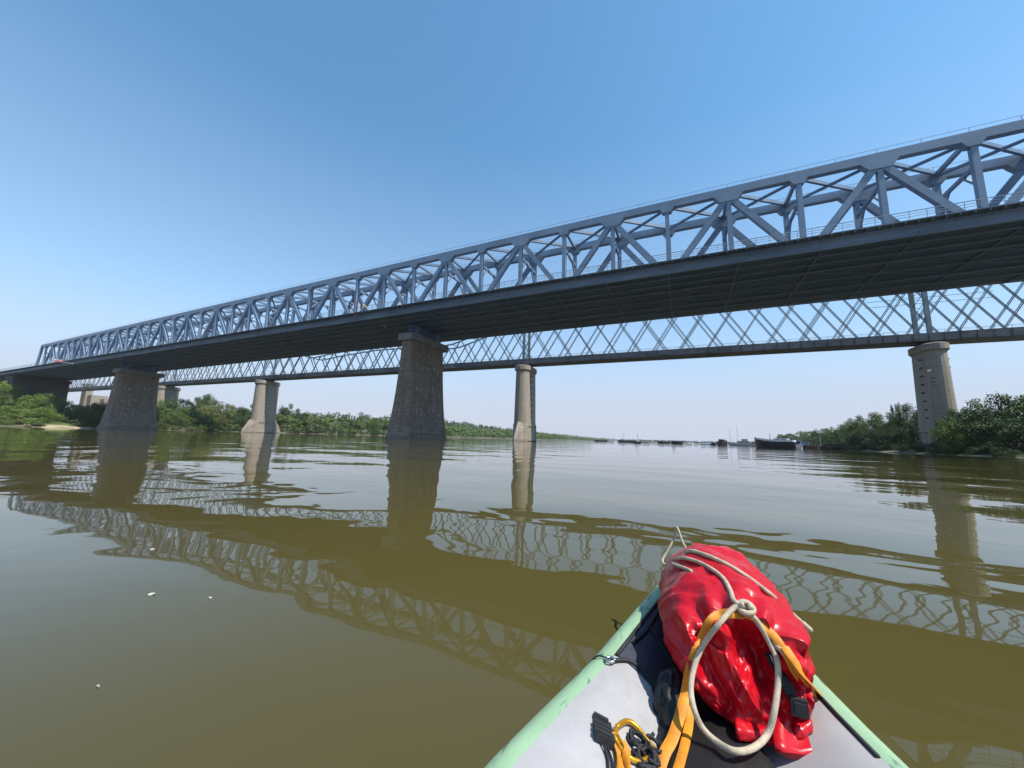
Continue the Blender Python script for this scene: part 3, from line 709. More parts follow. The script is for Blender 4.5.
# ------------------------------------------------------------------ boats
def hull_rings(L, W, H, sheer=0.15, flare=.8, n=9):
    """hull along +x (bow at +x), waterline at z=0; returns rings of outline"""
    def outline(z, k, ext):
        st = [(-.5, .82), (-.47, .95), (-.3, 1), (0, 1), (.2, .97), (.33, .8), (.42, .5), (.47, .25), (.5, .04)]
        top = [(x * L + (ext if x > .3 else 0) * (x - .3) / .2 * 1, w_ * W / 2 * k, z(x)) for x, w_ in st]
        return top + [(x, -y, zz) for x, y, zz in top[::-1]]
    zt = lambda x: H * (1 + sheer * max(0, (x + .1)) ** 2 * 4)
    return [outline(lambda x: -.5, flare * .9, -.06 * L), outline(lambda x: 0.02, flare, -.04 * L), outline(lambda x: zt(x) * .55, .94, -.015 * L), outline(zt, 1.0, 0)]
def place(mb, loc, ang):
    c, s = math.cos(ang), math.sin(ang)
    mb.v = [(loc[0] + x * c - y * s, loc[1] + x * s + y * c, loc[2] + z) for x, y, z in mb.v]; return mb
def vessel(name, label, cat, x, y, ang, L, W, H, hull, cabin=None, cabmat=None, masts=(), sheer=.15, band=None, group=None, roof=None):
    t = thing(name, label, cat, (x, y, 0), group)
    hl = place(MB().rings(hull_rings(L, W, H, sheer)), (x, y, 0), ang).build('hull', hull, t)
    if band:
        rg = hull_rings(L * 1.004, W * 1.01, H, sheer)[3]
        zt = [(a, b, c - H * .02) for a, b, c in rg]; up = [(a, b, c + H * .24) for a, b, c in rg]; inn = [(a * .97, b * .9, c + H * .24) for a, b, c in rg]; ind = [(a * .97, b * .9, c) for a, b, c in rg]
        place(MB().rings([zt, up, inn, ind], cap=False), (x, y, 0), ang).build('bulwark', band, hl)
    if cabin:
        for (cx, cl, cw, z0, ch) in cabin:
            cb = place(MB().prism([(-cl / 2, 0), (cl / 2, 0), (cl / 2 - ch * .18, ch), (-cl / 2, ch)], lambda p: (cx + p[0], -cw / 2, z0 + p[1]), lambda p: (cx + p[0], cw / 2, z0 + p[1])), (x, y, 0), ang).build('cabin', cabmat or M['white'], t)
            nw = max(2, int(cl / 1.6))
            for i in range(nw):
                xx = cx - cl * .42 + cl * .78 * (i + .5) / nw
                for s_ in (-1, 1): place(MB().box((xx, s_ * cw / 2, z0 + ch * .62), (cl * .5 / nw, .06, ch * .35)), (x, y, 0), ang).build('window', M['glass'], cb)
            if roof: place(MB().box((cx - .1, 0, z0 + ch + .06), (cl * 1.05, cw * 1.06, .12)), (x, y, 0), ang).build('roof', roof, t)
    for (mx, mh) in masts:
        m = MB(); m.tube([(mx, 0, H * .8), (mx, 0, mh)], [.16, .07], 6); m.beam((mx - .1, -1.3, mh * .75), (mx - .1, 1.3, mh * .75), .09, .09); m.beam((mx, 0, mh * .7), (mx - 2.2, 0, H), .05, .05)
        place(m, (x, y, 0), ang).build('mast', M['greyship'], t)
    return t
PI = math.pi
vessel('barge', 'low black barge farthest left among the distant boats', 'barge', -84.7, 420, 1.2, 22, 6.2, 1.7, M['blackhull'], [(-8, 3, 3, 1.5, .8)], M['greyship'])
vessel('motor_boat', 'small white motorboat with red stripe beside the leftmost black barge', 'boat', -75, 430, .3, 10, 3.4, 1.5, M['white'], [(-1, 5, 2.6, 1.4, 1.7)], M['white'], band=M['redhull'])
vessel('sailing_boat', 'tiny white sailing boat with one tall bare mast', 'boat', -59, 402, .5, 8, 2.6, 1.0, M['white'], [(-.5, 3, 1.8, .9, .7)], M['white'], [(0.5, 11.8)])
vessel('barge', 'low black barge just behind the small dark tugboat', 'barge', -53, 395, 1.1, 24, 8.5, 2.0, M['blackhull'], [(-9, 3.5, 5, 1.9, 1.0)], M['greyship'])
vessel('tugboat', 'small dark tugboat with one thin mast, nearest of the far boats', 'boat', -28.6, 260, -1.0, 7.5, 3.6, 1.0, M['blackhull'], [(-.6, 2.6, 2.2, .95, 1.1)], M['greyship'], [(0.2, 6.5)])
vessel('houseboat', 'cream houseboat right of the small dark tugboat', 'boat', -37.5, 420, .1, 9, 3.4, .9, M['greyship'], [(0, 6.5, 3, .8, 2.0)], M['cream'], roof=M['terra'])
vessel('barge', 'short black barge in the middle of the far boats', 'barge', -17, 380, 1.2, 20, 6.6, 2.1, M['blackhull'], [(-7, 3, 4, 2.0, .8)], M['greyship'])
vessel('barge', 'wide square black barge left of the little white boat', 'barge', -5.5, 330, .15, 9.0, 5.5, 2.3, M['blackhull'], [(-2.6, 2.2, 3.2, 2.2, .7)], M['greyship'], sheer=.02)
vessel('motor_boat', 'little all white motorboat right of the wide black barge', 'boat', 3.4, 300, .2, 5, 2.1, 1.1, M['white'], [(-.4, 2.2, 1.6, 1.0, .9)], M['white'])
for i, (dx, lb) in enumerate(((-3.6, 'white pontoon house with flat roof, left one of the pair'), (2.4, 'white pontoon house with flat roof, right one of the pair'))):
    vessel('houseboat', lb, 'boat', 20.8 + dx, 420, 0.05, 5.2, 4, .7, M['greyship'], [(0, 4.4, 3.6, .65, 2.5)], M['white'], roof=M['greyship'], group='white pontoon houses')
vessel('motor_boat', 'small black motorboat left of the rounded black barge', 'boat', 18.9, 300, 1.0, 5, 2.4, 1.3, M['blackhull'], [(-.5, 2, 1.6, 1.2, .9)], M['blackhull'])
vessel('barge', 'high rounded black barge left of the grey ship', 'barge', 24.4, 300, .9, 8, 4.2, 2.9, M['blackhull'], [(-1.2, 3, 2.8, 2.8, 1.6)], M['blackhull'], sheer=.25)
vessel('ship', 'long grey ship with two masts among the far boats', 'ship', 42, 360, PI, 17, 4.4, 1.9, M['greyship'], [(-2.2, 9.5, 3.4, 1.8, 2.2), (-3, 4.5, 2.8, 4.0, 1.7)], M['greyship'], [(7.2, 15.5), (1.9, 17.8)])
vessel('workboat', 'low boat with faded orange cabin left of the navy ship', 'boat', 48, 330, .1, 6.5, 3, 1.2, M['greyship'], [(-.2, 4, 2.4, 1.1, 2.6)], M['terra'])
sh = vessel('ship', 'large navy blue ship with white bulwark moored off the right bank', 'ship', 30.9, 170, PI - .35, 12.8, 5.0, 2.55, M['navy'], [(-2.2, 4.6, 3.4, 2.5, 1.2)], M['white'], [(1.2, 5.6)], sheer=.28, band=M['white'])
vessel('houseboat', 'pale blue canopied boat behind the navy ship', 'boat', 38.9, 178, .1, 5.2, 3, 1.0, M['white'], [(0, 4.6, 2.8, .95, 2.3)], M['blueawn'], roof=M['blueawn'])
vessel('barge', 'rusty brown barge with mast moored along the right bank', 'barge', 55.6, 222, -.12, 17, 4.6, 1.7, M['brownhull'], [(-3.2, 4, 3.4, 1.6, 1.5)], M['blueawn'], [(3.0, 9)], sheer=.08, roof=M['greyship'])
vessel('barge', 'low dark brown barge under the right bank trees', 'barge', 56.2, 196, .05, 10.5, 4.2, 1.5, M['brownhull'], [(-.6, 6.5, 3.2, 1.4, 1.0)], M['brownhull'], sheer=.08, roof=M['greyship'])
# ------------------------------------------------------------------ kayak
M['green'] = mat('pale green rubberised fabric', (0.265, 0.405, 0.245), 0.5, 0.06, 6, bump=0.12, bscale=220, bdist=0.002)
def scuff(m, col, amt, scale, st):
    n = m.node_tree.nodes; l = m.node_tree.links; b = n['Principled BSDF']; src = b.inputs['Base Color'].links[0].from_socket
    tc = n['Texture Coordinate']; mp = n.new('ShaderNodeMapping'); mp.inputs['Scale'].default_value = st; mp.inputs['Rotation'].default_value = (0, 0, .25); l.new(tc.outputs['Object'], mp.inputs['Vector'])
    z = n.new('ShaderNodeTexNoise'); z.inputs['Scale'].default_value = scale; z.inputs['Detail'].default_value = 4; z.inputs['Distortion'].default_value = 1.2; l.new(mp.outputs[0], z.inputs['Vector'])
    mr = n.new('ShaderNodeMapRange'); mr.inputs['From Min'].default_value = .57; mr.inputs['From Max'].default_value = .63; mr.inputs['To Max'].default_value = amt; l.new(z.outputs['Fac'], mr.inputs['Value'])
    x = n.new('ShaderNodeMix'); x.data_type = 'RGBA'; l.new(mr.outputs[0], x.inputs['Factor']); l.new(src, x.inputs['A']); x.inputs['B'].default_value = (*col, 1); l.new(x.outputs['Result'], b.inputs['Base Color'])
scuff(M['green'], (.05, .12, .09), .7, 16, (1.6, .5, 1))
M['greydeck'] = mat('light grey rubberised fabric', (0.36, 0.345, 0.345), 0.55, 0.06, 5, bump=0.12, bscale=260, bdist=0.002)
scuff(M['greydeck'], (.27, .25, .235), .3, 9, (1, .8, 1))
M['floor'] = mat('dark grey floor fabric', (0.06, 0.062, 0.07), 0.7, 0.1, 6)
M['cord'] = mat('black cord', (0.012, 0.012, 0.014), 0.7, 0.2, 60)
M['metal'] = mat('dull steel', (0.5, 0.5, 0.5), 0.35, 0.1, 30, metal=1.0)
WT = [(-2.0, .02), (-1.85, .13), (-1.4, .30), (-.8, .44), (0, .48), (.4, .465), (.67, .42), (.91, .365), (1.06, .32), (1.32, .258), (1.55, .198), (1.75, .142), (1.86, .10), (1.94, .06), (1.99, .024)]
def kw(y): return interp(WT, y)
def kc(y): return 0.012 + 0.036 * max(-1, min(1.3, (2.07 - y) / 1.1)) if y > .9 else 0.05 - max(0, .9 - y) * .01
def krise(y): return 0.055 * max(0, (y - .9) / 1.1) ** 2 + 0.05 * max(0, (-y - 1.0)) ** 2
def kzr(y): return 0.315 + krise(y)
def kzc(y):
    v = 0.235 + krise(y); k = max(0, min(1, (y - 1.35) / .6)); return v + (kzr(y) - .012 - v) * k
YS = [-2.0, -1.97, -1.92, -1.85, -1.7, -1.55, -1.4] + [-1.4 + .1 * i for i in range(1, 34)] + [1.93, 1.95, 1.965, 1.98, 1.99]
def band(y): return min(.074, kw(y) * .5)
def deck_z(y, u):
    """u = 0 at the centre line, 1 at the seam"""
    if -1.35 < y < .45: return .05 if u < .45 else .05 + (kzr(y) - .05) * math.sin(math.pi / 2 * min(1, (u - .45) / .5)) ** .8
    e = max(0, (u - .12) / .88)
    return kzc(y) + (kzr(y) - kzc(y)) * (e * e * (3 - 2 * e))
ky = thing('kayak', 'pale green and grey inflatable kayak bow pointing at the bridge', 'kayak', (0.05, 0.6, 0))
N_ = 14; rr = []
for y in YS:
    row = []
    for i in range(-N_, N_ + 1):
        u = abs(i) / N_; x = kc(y) + (kw(y) - band(y)) * i / N_
        row.append((x, y, deck_z(y, u)))
    rr.append(row)
MB().rings(rr, False, False).build('deck', M['greydeck'], ky, True)
for s in (-1, 1):
    rr = []
    for y in YS:
        W_, b, zr = kw(y), band(y), kzr(y); c = kc(y); q = min(1, W_ / .1)
        prof = [(W_ - b - .004, zr - .003), (W_ - b * .75, zr + .003), (W_ - b * .4, zr - .008), (W_ - b * .14, zr - .03), (W_, zr - .075), (W_ - .004, zr - .13), (W_ - .02 * q, .12), (W_ - .06 * q, .03), (W_ * .72, -.04), (W_ * .4, -.07), (0, -.08)]
        row = [(c + s * x, y, z) for x, z in prof]
        rr.append(row if s > 0 else row[::-1])
    MB().rings(rr, False, False).build('side_tube', M['green'], ky, True)
for s in (-1, 1):
    pts = [(kc(y) + s * (kw(y) - band(y) - .006), y, kzr(y) + .002) for y in YS if .93 < y < 1.9] if s > 0 else [(kc(y) + s * (kw(y) - band(y) - .006), y, kzr(y) + .002) for y in YS if 1.04 < y < 1.9]
    MB().tube(pts, .0062 if s < 0 else .0048, 6).build('edge_cord', M['cord'], ky, True)
def on_deck(x, y, up=.005):
    u = min(1, abs(x - kc(y)) / max(.01, kw(y) - band(y))); return (x, y, deck_z(y, u) + up)
for pl in ([(-.195, 1.06), (-.15, 1.10), (-.10, 1.09), (-.03, 1.04)], [(-.125, 1.30), (-.09, 1.27), (-.05, 1.22), (0.0, 1.2)], [(-.155, 1.18), (-.13, 1.26), (-.115, 1.34), (-.10, 1.42)]):
    MB().tube([on_deck(p.x, p.y) for p in spline([(x, y, 0) for x, y in pl], 6)], .0055, 6).build('bungee_cord', M['cord'], ky, True)
for (x, y) in ((-.197, 1.062),):
    z = kzr(y) + .008; MB().tube([(x + .011 * math.cos(a * .5236), y + .011 * math.sin(a * .5236), z) for a in range(13)], .0035, 6).build('deck_ring', M['metal'], ky, True)
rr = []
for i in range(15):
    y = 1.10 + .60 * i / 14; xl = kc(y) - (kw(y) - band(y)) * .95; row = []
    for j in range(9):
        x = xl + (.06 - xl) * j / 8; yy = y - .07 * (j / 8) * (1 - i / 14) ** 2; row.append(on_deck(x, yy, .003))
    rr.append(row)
MB().rings(rr, False, False).build('dark_panel', mat('dark navy panel', (0.035, 0.038, 0.055), .6, .1, 30, bump=.3, bscale=300, bdist=.001), ky, True)  # dark navy sheet over the left of the bow deck
m = MB(); m.tube(spline([(-.20, 1.06, .325), (-.235, 1.07, .318), (-.27, 1.055, .27), (-.285, 1.02, .22)], 5), .0022, 5); m.build('grab_line', M['cord'], ky, True)

# ------------------------------------------------------------------ red dry bag
def redmat():
    m = bpy.data.materials.new('glossy red tarpaulin'); m.use_nodes = True
    n = m.node_tree.nodes; l = m.node_tree.links; b = n['Principled BSDF']
    b.inputs['Base Color'].default_value = (0.44, 0.004, 0.012, 1); b.inputs['Roughness'].default_value = 0.30; b.inputs['Specular IOR Level'].default_value = 0.36
    tc = n.new('ShaderNodeTexCoord'); nz = n.new('ShaderNodeTexNoise'); nz.inputs['Scale'].default_value = 14; nz.inputs['Detail'].default_value = 4; nz.inputs['Distortion'].default_value = .6
    l.new(tc.outputs['Object'], nz.inputs['Vector'])
    rp = n.new('ShaderNodeMapRange'); rp.inputs['To Min'].default_value = .2; rp.inputs['To Max'].default_value = .42; l.new(nz.outputs['Fac'], rp.inputs['Value']); l.new(rp.outputs[0], b.inputs['Roughness'])
    bp = n.new('ShaderNodeBump'); bp.inputs['Strength'].default_value = .16; bp.inputs['Distance'].default_value = .012; l.new(nz.outputs['Fac'], bp.inputs['Height'])
    bp2 = n.new('ShaderNodeBump'); bp2.inputs['Strength'].default_value = .15; bp2.inputs['Distance'].default_value = .0008
    wv = n.new('ShaderNodeTexNoise'); wv.inputs['Scale'].default_value = 420; l.new(tc.outputs['Object'], wv.inputs['Vector']); l.new(wv.outputs['Fac'], bp2.inputs['Height']); l.new(bp.outputs[0], bp2.inputs['Normal'])
    l.new(bp2.outputs[0], b.inputs['Normal']); return m
M['red'] = redmat()
def ridge(p): return 1 - abs(noise.noise(p)) * 2
AX0, AX1 = Vector((.092, 1.08, .380)), Vector((.070, 1.64, .388))
NT, NA = 190, 260
_rd = random.Random(77); DIRS = [Vector((_rd.gauss(0, 1), _rd.gauss(0, 1), _rd.gauss(0, 1))).normalized() for _ in range(12)]
def tri(x): return abs((x % 1.0) - .5) * 2
def crumple(p, f, seed=0, n=4):
    w_ = Vector((noise.noise(p * f * .5 + Vector((seed, 0, 0))), noise.noise(p * f * .5 + Vector((0, seed, 4))), noise.noise(p * f * .5 + Vector((7, 0, seed))))) * (.55 / f)
    p = p + w_; v = 0
    for i in range(n):
        d = DIRS[(seed + i) % 12]; v += (tri(p.dot(d) * f * (1 + .37 * i) + seed * .31 + i * .2) - .5) / (1 + .5 * i)
    return v / n
def bag_pt(t, a):
    """t 0 at the near mouth edge .. 1 at the far end, a = angle (0 = +x, pi/2 = up)"""
    c = AX0.lerp(AX1, t)
    prof = interp([(0, .122), (.04, .136), (.1, .147), (.25, .160), (.5, .166), (.7, .162), (.85, .146), (.93, .122), (.975, .09), (1, .05)], t)
    ca, sa = math.cos(a), math.sin(a)
    sq = 1.0 + .06 * abs(ca) ** 3
    d = 0
    # broad dents and a few crisp creases
    p = Vector((ca * .17, sa * .17, t * .62))
    d += .013 * noise.noise(p * 7 + Vector((3, 1, 7)))
    nr = max(0, 1 - t / .45); d += (.034 + .02 * nr) * crumple(p, 3.6, 2, 3) + (.022 + .022 * nr) * crumple(p, 8.5, 5, 4) + .010 * crumple(p, 18, 8, 4) * max(.2, min(1, .5 + 1.2 * noise.noise(p * 6)))
    dn = math.exp(-((t - .42) / .16) ** 2 - ((a - 2.25) / .5) ** 2); d -= .016 * dn
    e = max(0, (t - .78) / .22); d += e * .016 * (tri(a * 1.6) - .5) + e * .010 * math.sin(a * 11 + 2 * noise.noise(Vector((ca * 2, sa * 2, 1)))) 
    e = max(0, 1 - t / .16); d += e * .010 * math.sin(a * 13 + 3 * noise.noise(Vector((ca * 2, sa * 2, 5))) + t * 12)
    r_ = prof + d
    x, z = c.x + r_ * ca * sq, c.z + r_ * sa * (.97 if sa > 0 else .86)
    y = c.y + (e * -.01 if t < .1 else 0)
    # rests on the deck
    fl = .262 + .02 * (t - .5)
    if z < fl: z = fl + (z - fl) * .15
    return Vector((x, y, z))
bag = thing('dry_bag', 'crumpled shiny red dry bag lashed on the kayak bow', 'dry bag', (.11, 1.35, .27))
rg = [[bag_pt(i / NT, 2 * math.pi * j / NA) for j in range(NA)] for i in range(NT + 1)]
# far end puckers to a point; near mouth gathers to a flat rolled strip low in front
last = rg[-1]; cc = AX1 + Vector((0, .02, -.005)); rg += [[p.lerp(cc, q) + Vector((0, .012 * q, 0)) for p in last] for q in (.35, .7, 1.0)]
first = rg[0]; near = []
MC = Vector((.148, 1.045, .282)); MDX = Vector((.066, .036, -.002)); MDZ = Vector((.0, -.010, .016))
for i in range(1, 61):
    q = i / 60; row = []
    for j in range(NA):
        a = 2 * math.pi * j / NA; p0 = first[j]
        tgt = MC + MDX * math.cos(a) + MDZ * math.sin(a)
        k = q * q * (3 - 2 * q) * .35 + q * .65
        p = p0.lerp(tgt, k); env = math.sin(math.pi * min(1, q)) ; up = max(0, math.sin(a))
        p += Vector((0, -.045, .012)) * env * (.4 + .6 * up)
        w_ = a + .5 * noise.noise(Vector((q * 3, a * 1.1, 4))) * env
        pp = Vector((p.x, p.y * .5, p.z)); dsp = .095 * crumple(pp, 7, 3, 4) + .070 * crumple(pp, 14, 6, 4) + .034 * crumple(pp, 28, 1, 4) + .006 * (tri(w_ * 1.9 + q) - .5)
        g = math.exp(-((a - 1.32) / .5) ** 2) * math.exp(-((q - .42) / .3) ** 2)
        g2 = math.exp(-((a - 2.5) / .35) ** 2) * math.exp(-((q - .5) / .3) ** 2)
        p += Vector((.1 * math.cos(a), -.85, .45)) * (dsp * min(1, env * 1.5)) + Vector((-.01, .085, -.02)) * g + Vector((0, .03, 0)) * g2
        if p.z < .258: p.z = .258
        row.append(p)
    near.append(row)
rg = near[::-1] + rg
MB().rings([[tuple(p) for p in r] for r in rg]).build('body', M['red'], bag, True)
# rolled closure strip with its stiff corner
m = MB(); rows = []
for i in range(41):
    s = -1 + 2 * i / 40; row = []
    for j in range(28):
        a = 2 * math.pi * j / 28
        th = .015 + .002 * noise.noise(Vector((s * 3, 0, 2))) + .003 * noise.noise(Vector((i * .3, j * .4, 3)))
        wob = .010 * noise.noise(Vector((s * 2.2, 0, 6)))
        c = MC + MDX * (s * 1.12) + Vector((0, -.012 + wob, .0 + .012 * s * s + (0.010 if s > .5 else 0)))
        k = 1.0 if abs(s) < .97 else .82
        row.append(c + Vector((0, math.cos(a) * th * 1.5 * k, math.sin(a) * th * k)))
    rows.append(row)
m.rings([[tuple(p) for p in r] for r in rows]); m.build('roll_top', M['red'], bag, True)
m = MB(); fl = []
for i in range(13):
    u = i / 12
    fl.append([(.150 + .095 * v + .01 * math.sin(u * 5), 1.11 - .135 * u + .055 * v, .338 - .042 * u - .02 * v + .008 * math.sin(v * 5 + u * 3)) for v in (0, .25, .5, .75, 1)] + [(.150 + .095 * v + .01 * math.sin(u * 5), 1.112 - .135 * u + .055 * v, .326 - .042 * u - .02 * v + .008 * math.sin(v * 5 + u * 3)) for v in (1, .75, .5, .25, 0)])
m.rings(fl); m.build('closure_flap', M['red'], bag, True)

# black fabric fold, plus a flat black shape painting the shade under the bag
bb = thing('fabric_and_shade', 'black fabric fold and flat painted shade under the near end of red bag', 'bundle', (-.03, .95, .25))
def blob(cx, cy, cz, rx, ry, rz, seed, amp=.16, sub=20):
    rows = []
    for i in range(sub + 1):
        ph = math.pi * i / sub; row = []
        for j in range(sub * 2):
            a = math.pi * j / sub; d = Vector((math.sin(ph) * math.cos(a), math.sin(ph) * math.sin(a), math.cos(ph)))
            k = 1 + amp * noise.noise(d * 1.6 + Vector((seed, 0, 0))) + amp * .5 * (ridge(d * 3 + Vector((0, seed, 0))) - .5)
            row.append((cx + d.x * rx * k, cy + d.y * ry * k, max(.244, cz + d.z * rz * k)))
        rows.append(row)
    return rows
M['blackfab_shade'] = mat('black fabric and shade', (0.005, 0.005, 0.006), 0.6, 0.2, 12, bump=.4, bscale=30, bdist=.006)
MB().rings(blob(.035, .92, .25, .125, .15, .032, 3, .2)).build('shade_fill', M['blackfab_shade'], bb, True)  # flat and near black, standing for the shade on the deck
MB().rings(blob(-.05, 1.06, .275, .045, .085, .05, 8, .3)).build('fold', M['blackfab_shade'], bb, True)
# ------------------------------------------------------------------ rope, straps and small gear on the bag
def ropemat():
    m = mat('off white cord', (0.46, 0.375, 0.27), .75, .12, 40)
    n = m.node_tree.nodes; l = m.node_tree.links; b = n['Principled BSDF']
    tc = n['Texture Coordinate']; wv = n.new('ShaderNodeTexVoronoi'); wv.inputs['Scale'].default_value = 330; l.new(tc.outputs['Object'], wv.inputs['Vector'])
    bp = n.new('ShaderNodeBump'); bp.inputs['Strength'].default_value = .5; bp.inputs['Distance'].default_value = .0015; l.new(wv.outputs['Distance'], bp.inputs['Height']); l.new(bp.outputs[0], b.inputs['Normal']); return m
M['rope'] = ropemat()
M['orange'] = mat('orange webbing', (0.66, 0.235, 0.008), .6, .15, 25, bump=.5, bscale=260, bdist=.0015)
M['yellow'] = mat('anodised gold metal', (0.80, 0.40, 0.03), .28, .06, 20, metal=.75)
ROPES = {
'bow_loop': [(0.0015, 1.9454, 0.353), (0.0102, 1.9472, 0.3668), (-0.0247, 1.9655, 0.4269), (-0.0485, 1.989, 0.4879), (-0.0586, 1.9908, 0.448), (-0.0903, 1.9635, 0.3868), (-0.1142, 1.9366, 0.3458), (-0.1, 1.9001, 0.3364), (-0.0752, 1.8634, 0.3591)],
'over_top': [(-0.0742, 1.8404, 0.3657), (-0.0489, 1.4584, 0.4852), (-0.019, 1.369, 0.5202), (0.0205, 1.3229, 0.5284), (0.0546, 1.2502, 0.5345), (0.08, 1.1984, 0.5298), (0.0898, 1.1339, 0.523), (0.091, 1.0721, 0.5219), (0.1047, 1.0627, 0.5149)],
'short': [(-0.0514, 1.3851, 0.4921), (-0.0252, 1.3339, 0.5018), (0.0026, 1.2492, 0.5196)],
'tail': [(-0.0114, 1.4118, 0.5257), (0.0097, 1.3858, 0.5416), (0.0594, 1.325, 0.5469), (0.1053, 1.2875, 0.5392), (0.149, 1.2745, 0.5184), (0.171, 1.2379, 0.5109), (0.1885, 1.227, 0.5005), (0.251, 1.3929, 0.4172), (0.2787, 1.3762, 0.3948), (0.2929, 1.3621, 0.3855)],
'loop': [(0.1045, 1.0608, 0.5156), (0.0887, 1.0567, 0.5095), (0.0527, 1.0127, 0.483), (0.023, 1.0311, 0.4283), (0.0024, 1.0101, 0.3912), (-0.0076, 0.9783, 0.3584), (-0.0037, 0.9419, 0.3395), (0.0103, 0.9388, 0.3107), (0.0344, 0.9297, 0.2991), (0.0648, 0.9095, 0.3053), (0.0982, 0.9367, 0.3038), (0.1295, 0.9806, 0.3104), (0.1467, 0.9968, 0.3495), (0.1609, 1.0272, 0.3893), (0.1643, 1.0428, 0.4233), (0.1573, 1.0679, 0.4442), (0.1368, 1.0661, 0.4851), (0.1203, 1.067, 0.5014)],
'strand': [(0.1109, 1.0663, 0.5105), (0.1212, 1.0722, 0.5039), (0.1554, 1.0809, 0.4536), (0.1813, 1.0419, 0.4399), (0.1951, 1.0314, 0.4296)],
'orange_l': [(-0.0716, 0.8479, 0.2593), (-0.0584, 0.8824, 0.2795), (-0.0428, 0.9269, 0.2881), (-0.021, 1.0125, 0.3178), (-0.0086, 1.0245, 0.3676), (0.0078, 1.0283, 0.4132), (0.0196, 1.0444, 0.4323), (0.04, 1.0411, 0.475), (0.0616, 1.0597, 0.4875), (0.085, 1.0552, 0.4985), (0.1064, 1.0695, 0.4954)],
'orange_l2': [(-0.0378, 0.8412, 0.2764), (-0.0224, 0.9223, 0.2814), (-0.0121, 0.9987, 0.2862), (-0.0149, 1.0246, 0.3128), (-0.0064, 1.0121, 0.3755)],
'orange_r': [(0.1222, 1.0691, 0.4946), (0.1423, 1.0714, 0.4842), (0.1668, 1.0674, 0.4621), (0.1799, 1.0514, 0.4438), (0.1882, 1.0358, 0.4309), (0.2038, 1.0458, 0.401), (0.2474, 1.163, 0.3207)],
'black_r': [(0.1581, 1.0806, 0.422), (0.1692, 1.0586, 0.3979), (0.1849, 1.0486, 0.3692), (0.1961, 1.0359, 0.3473)],
'buckle': [(-0.1731, 0.8476, 0.301), (-0.1913, 0.8377, 0.3068), (-0.1536, 0.8498, 0.2934)],
'carab': [(-0.1447, 0.8436, 0.2933), (-0.1499, 0.8512, 0.2973), (-0.1498, 0.8751, 0.2988), (-0.1353, 0.9077, 0.2947), (-0.1169, 0.9149, 0.2867), (-0.096, 0.9039, 0.2761), (-0.0799, 0.8935, 0.2683), (-0.0856, 0.8698, 0.2698), (-0.1015, 0.8428, 0.274), (-0.1187, 0.8333, 0.2813), (-0.1343, 0.8376, 0.2885), (-0.1447, 0.8436, 0.2933)],
'bundle': [(-0.1053, 0.8797, 0.2777), (-0.0785, 0.9002, 0.268), (-0.0645, 0.8863, 0.266), (-0.0918, 0.8559, 0.2719), (-0.1071, 0.8275, 0.2758)],
'otag': [(-0.14, 0.8377, 0.2882), (-0.1404, 0.8159, 0.2855), (-0.1317, 0.7951, 0.2798)],
'cords': [(-0.1705, 0.8342, 0.2978), (-0.1601, 0.8205, 0.2927), (-0.1511, 0.8021, 0.2878), (-0.1447, 0.7764, 0.2835)],
'knot': [(0.1049, 1.0646, 0.5142), (0.1233, 1.0737, 0.5038)]}
rope = thing('rope', 'off white rope knotted over the red bag with a hanging loop', 'rope', (.1, 1.1, .5))
for k_, r_ in (('bow_loop', .0055), ('over_top', .0056), ('short', .0056), ('tail', .0060), ('loop', .0059), ('strand', .0057)):
    MB().tube(spline(ROPES[k_], 7), r_, 10).build('line', M['rope'], rope, True)
kp = Vector(ROPES['knot'][0]).lerp(Vector(ROPES['knot'][1]), .5)
m = MB()
for ph, tilt, rad in ((0, .5, .014), (1.9, -.6, .013), (3.5, 1.0, .015)):
    pts = []
    for i in range(13):
        a = i / 12 * 5.6 + ph; v = Vector((math.cos(a) * rad, math.sin(a) * rad * math.sin(tilt), math.sin(a) * rad * math.cos(tilt) * .8)); pts.append(kp + Vector((.0, -.004, .003)) + v)
    m.tube(spline(pts, 3), .0064, 8)
m.build('knot', M['rope'], rope, True)
tl = Vector(ROPES['tail'][-1]); d_ = (tl - Vector(ROPES['tail'][-2])).normalized()
MB().tube([tl - d_ * .02, tl - d_ * .012, tl + d_ * .006, tl + d_ * .012], [.0062, .0078, .0078, .003], 10).build('rope_end', M['rope'], rope, True)

def ribbon(pts, wd, th, tw=0.0, ref=(.25, -.6, .75), w1=None):
    """flat webbing along a line; its face looks along ref"""
    pts = spline(pts, 8); rg = []; n_ = len(pts); ref = Vector(ref).normalized()
    for i, p in enumerate(pts):
        t = (pts[min(i + 1, n_ - 1)] - pts[max(i - 1, 0)]).normalized(); s_ = t.cross(ref).normalized(); a = tw * math.sin(i / n_ * 5 + 1); u_ = s_.cross(t)
        s_, u_ = s_ * math.cos(a) + u_ * math.sin(a), u_ * math.cos(a) - s_ * math.sin(a)
        q = i / (n_ - 1); ww = wd + ((w1 or wd) - wd) * q; cup = .10 * ww
        rg.append([p + s_ * (ww / 2 * x) + u_ * (y * th / 2 - cup * x * x) for x, y in ((-1, -1), (-.5, -1), (0, -1), (.5, -1), (1, -1), (1, 1), (.5, 1), (0, 1), (-.5, 1), (-1, 1))])
    return MB().rings(rg)
st = thing('webbing_strap', 'bright orange webbing strap wrapped around the red bag', 'strap', (.05, 1.05, .45))
ribbon(ROPES['orange_l'], .021, .0022, .35).build('webbing', M['orange'], st)
ribbon(ROPES['orange_l2'], .017, .0022, .5).build('webbing', M['orange'], st)
ribbon([ROPES['orange_l'][-1]] + ROPES['orange_r'][:5], .018, .0022, .5).build('webbing', M['orange'], st)
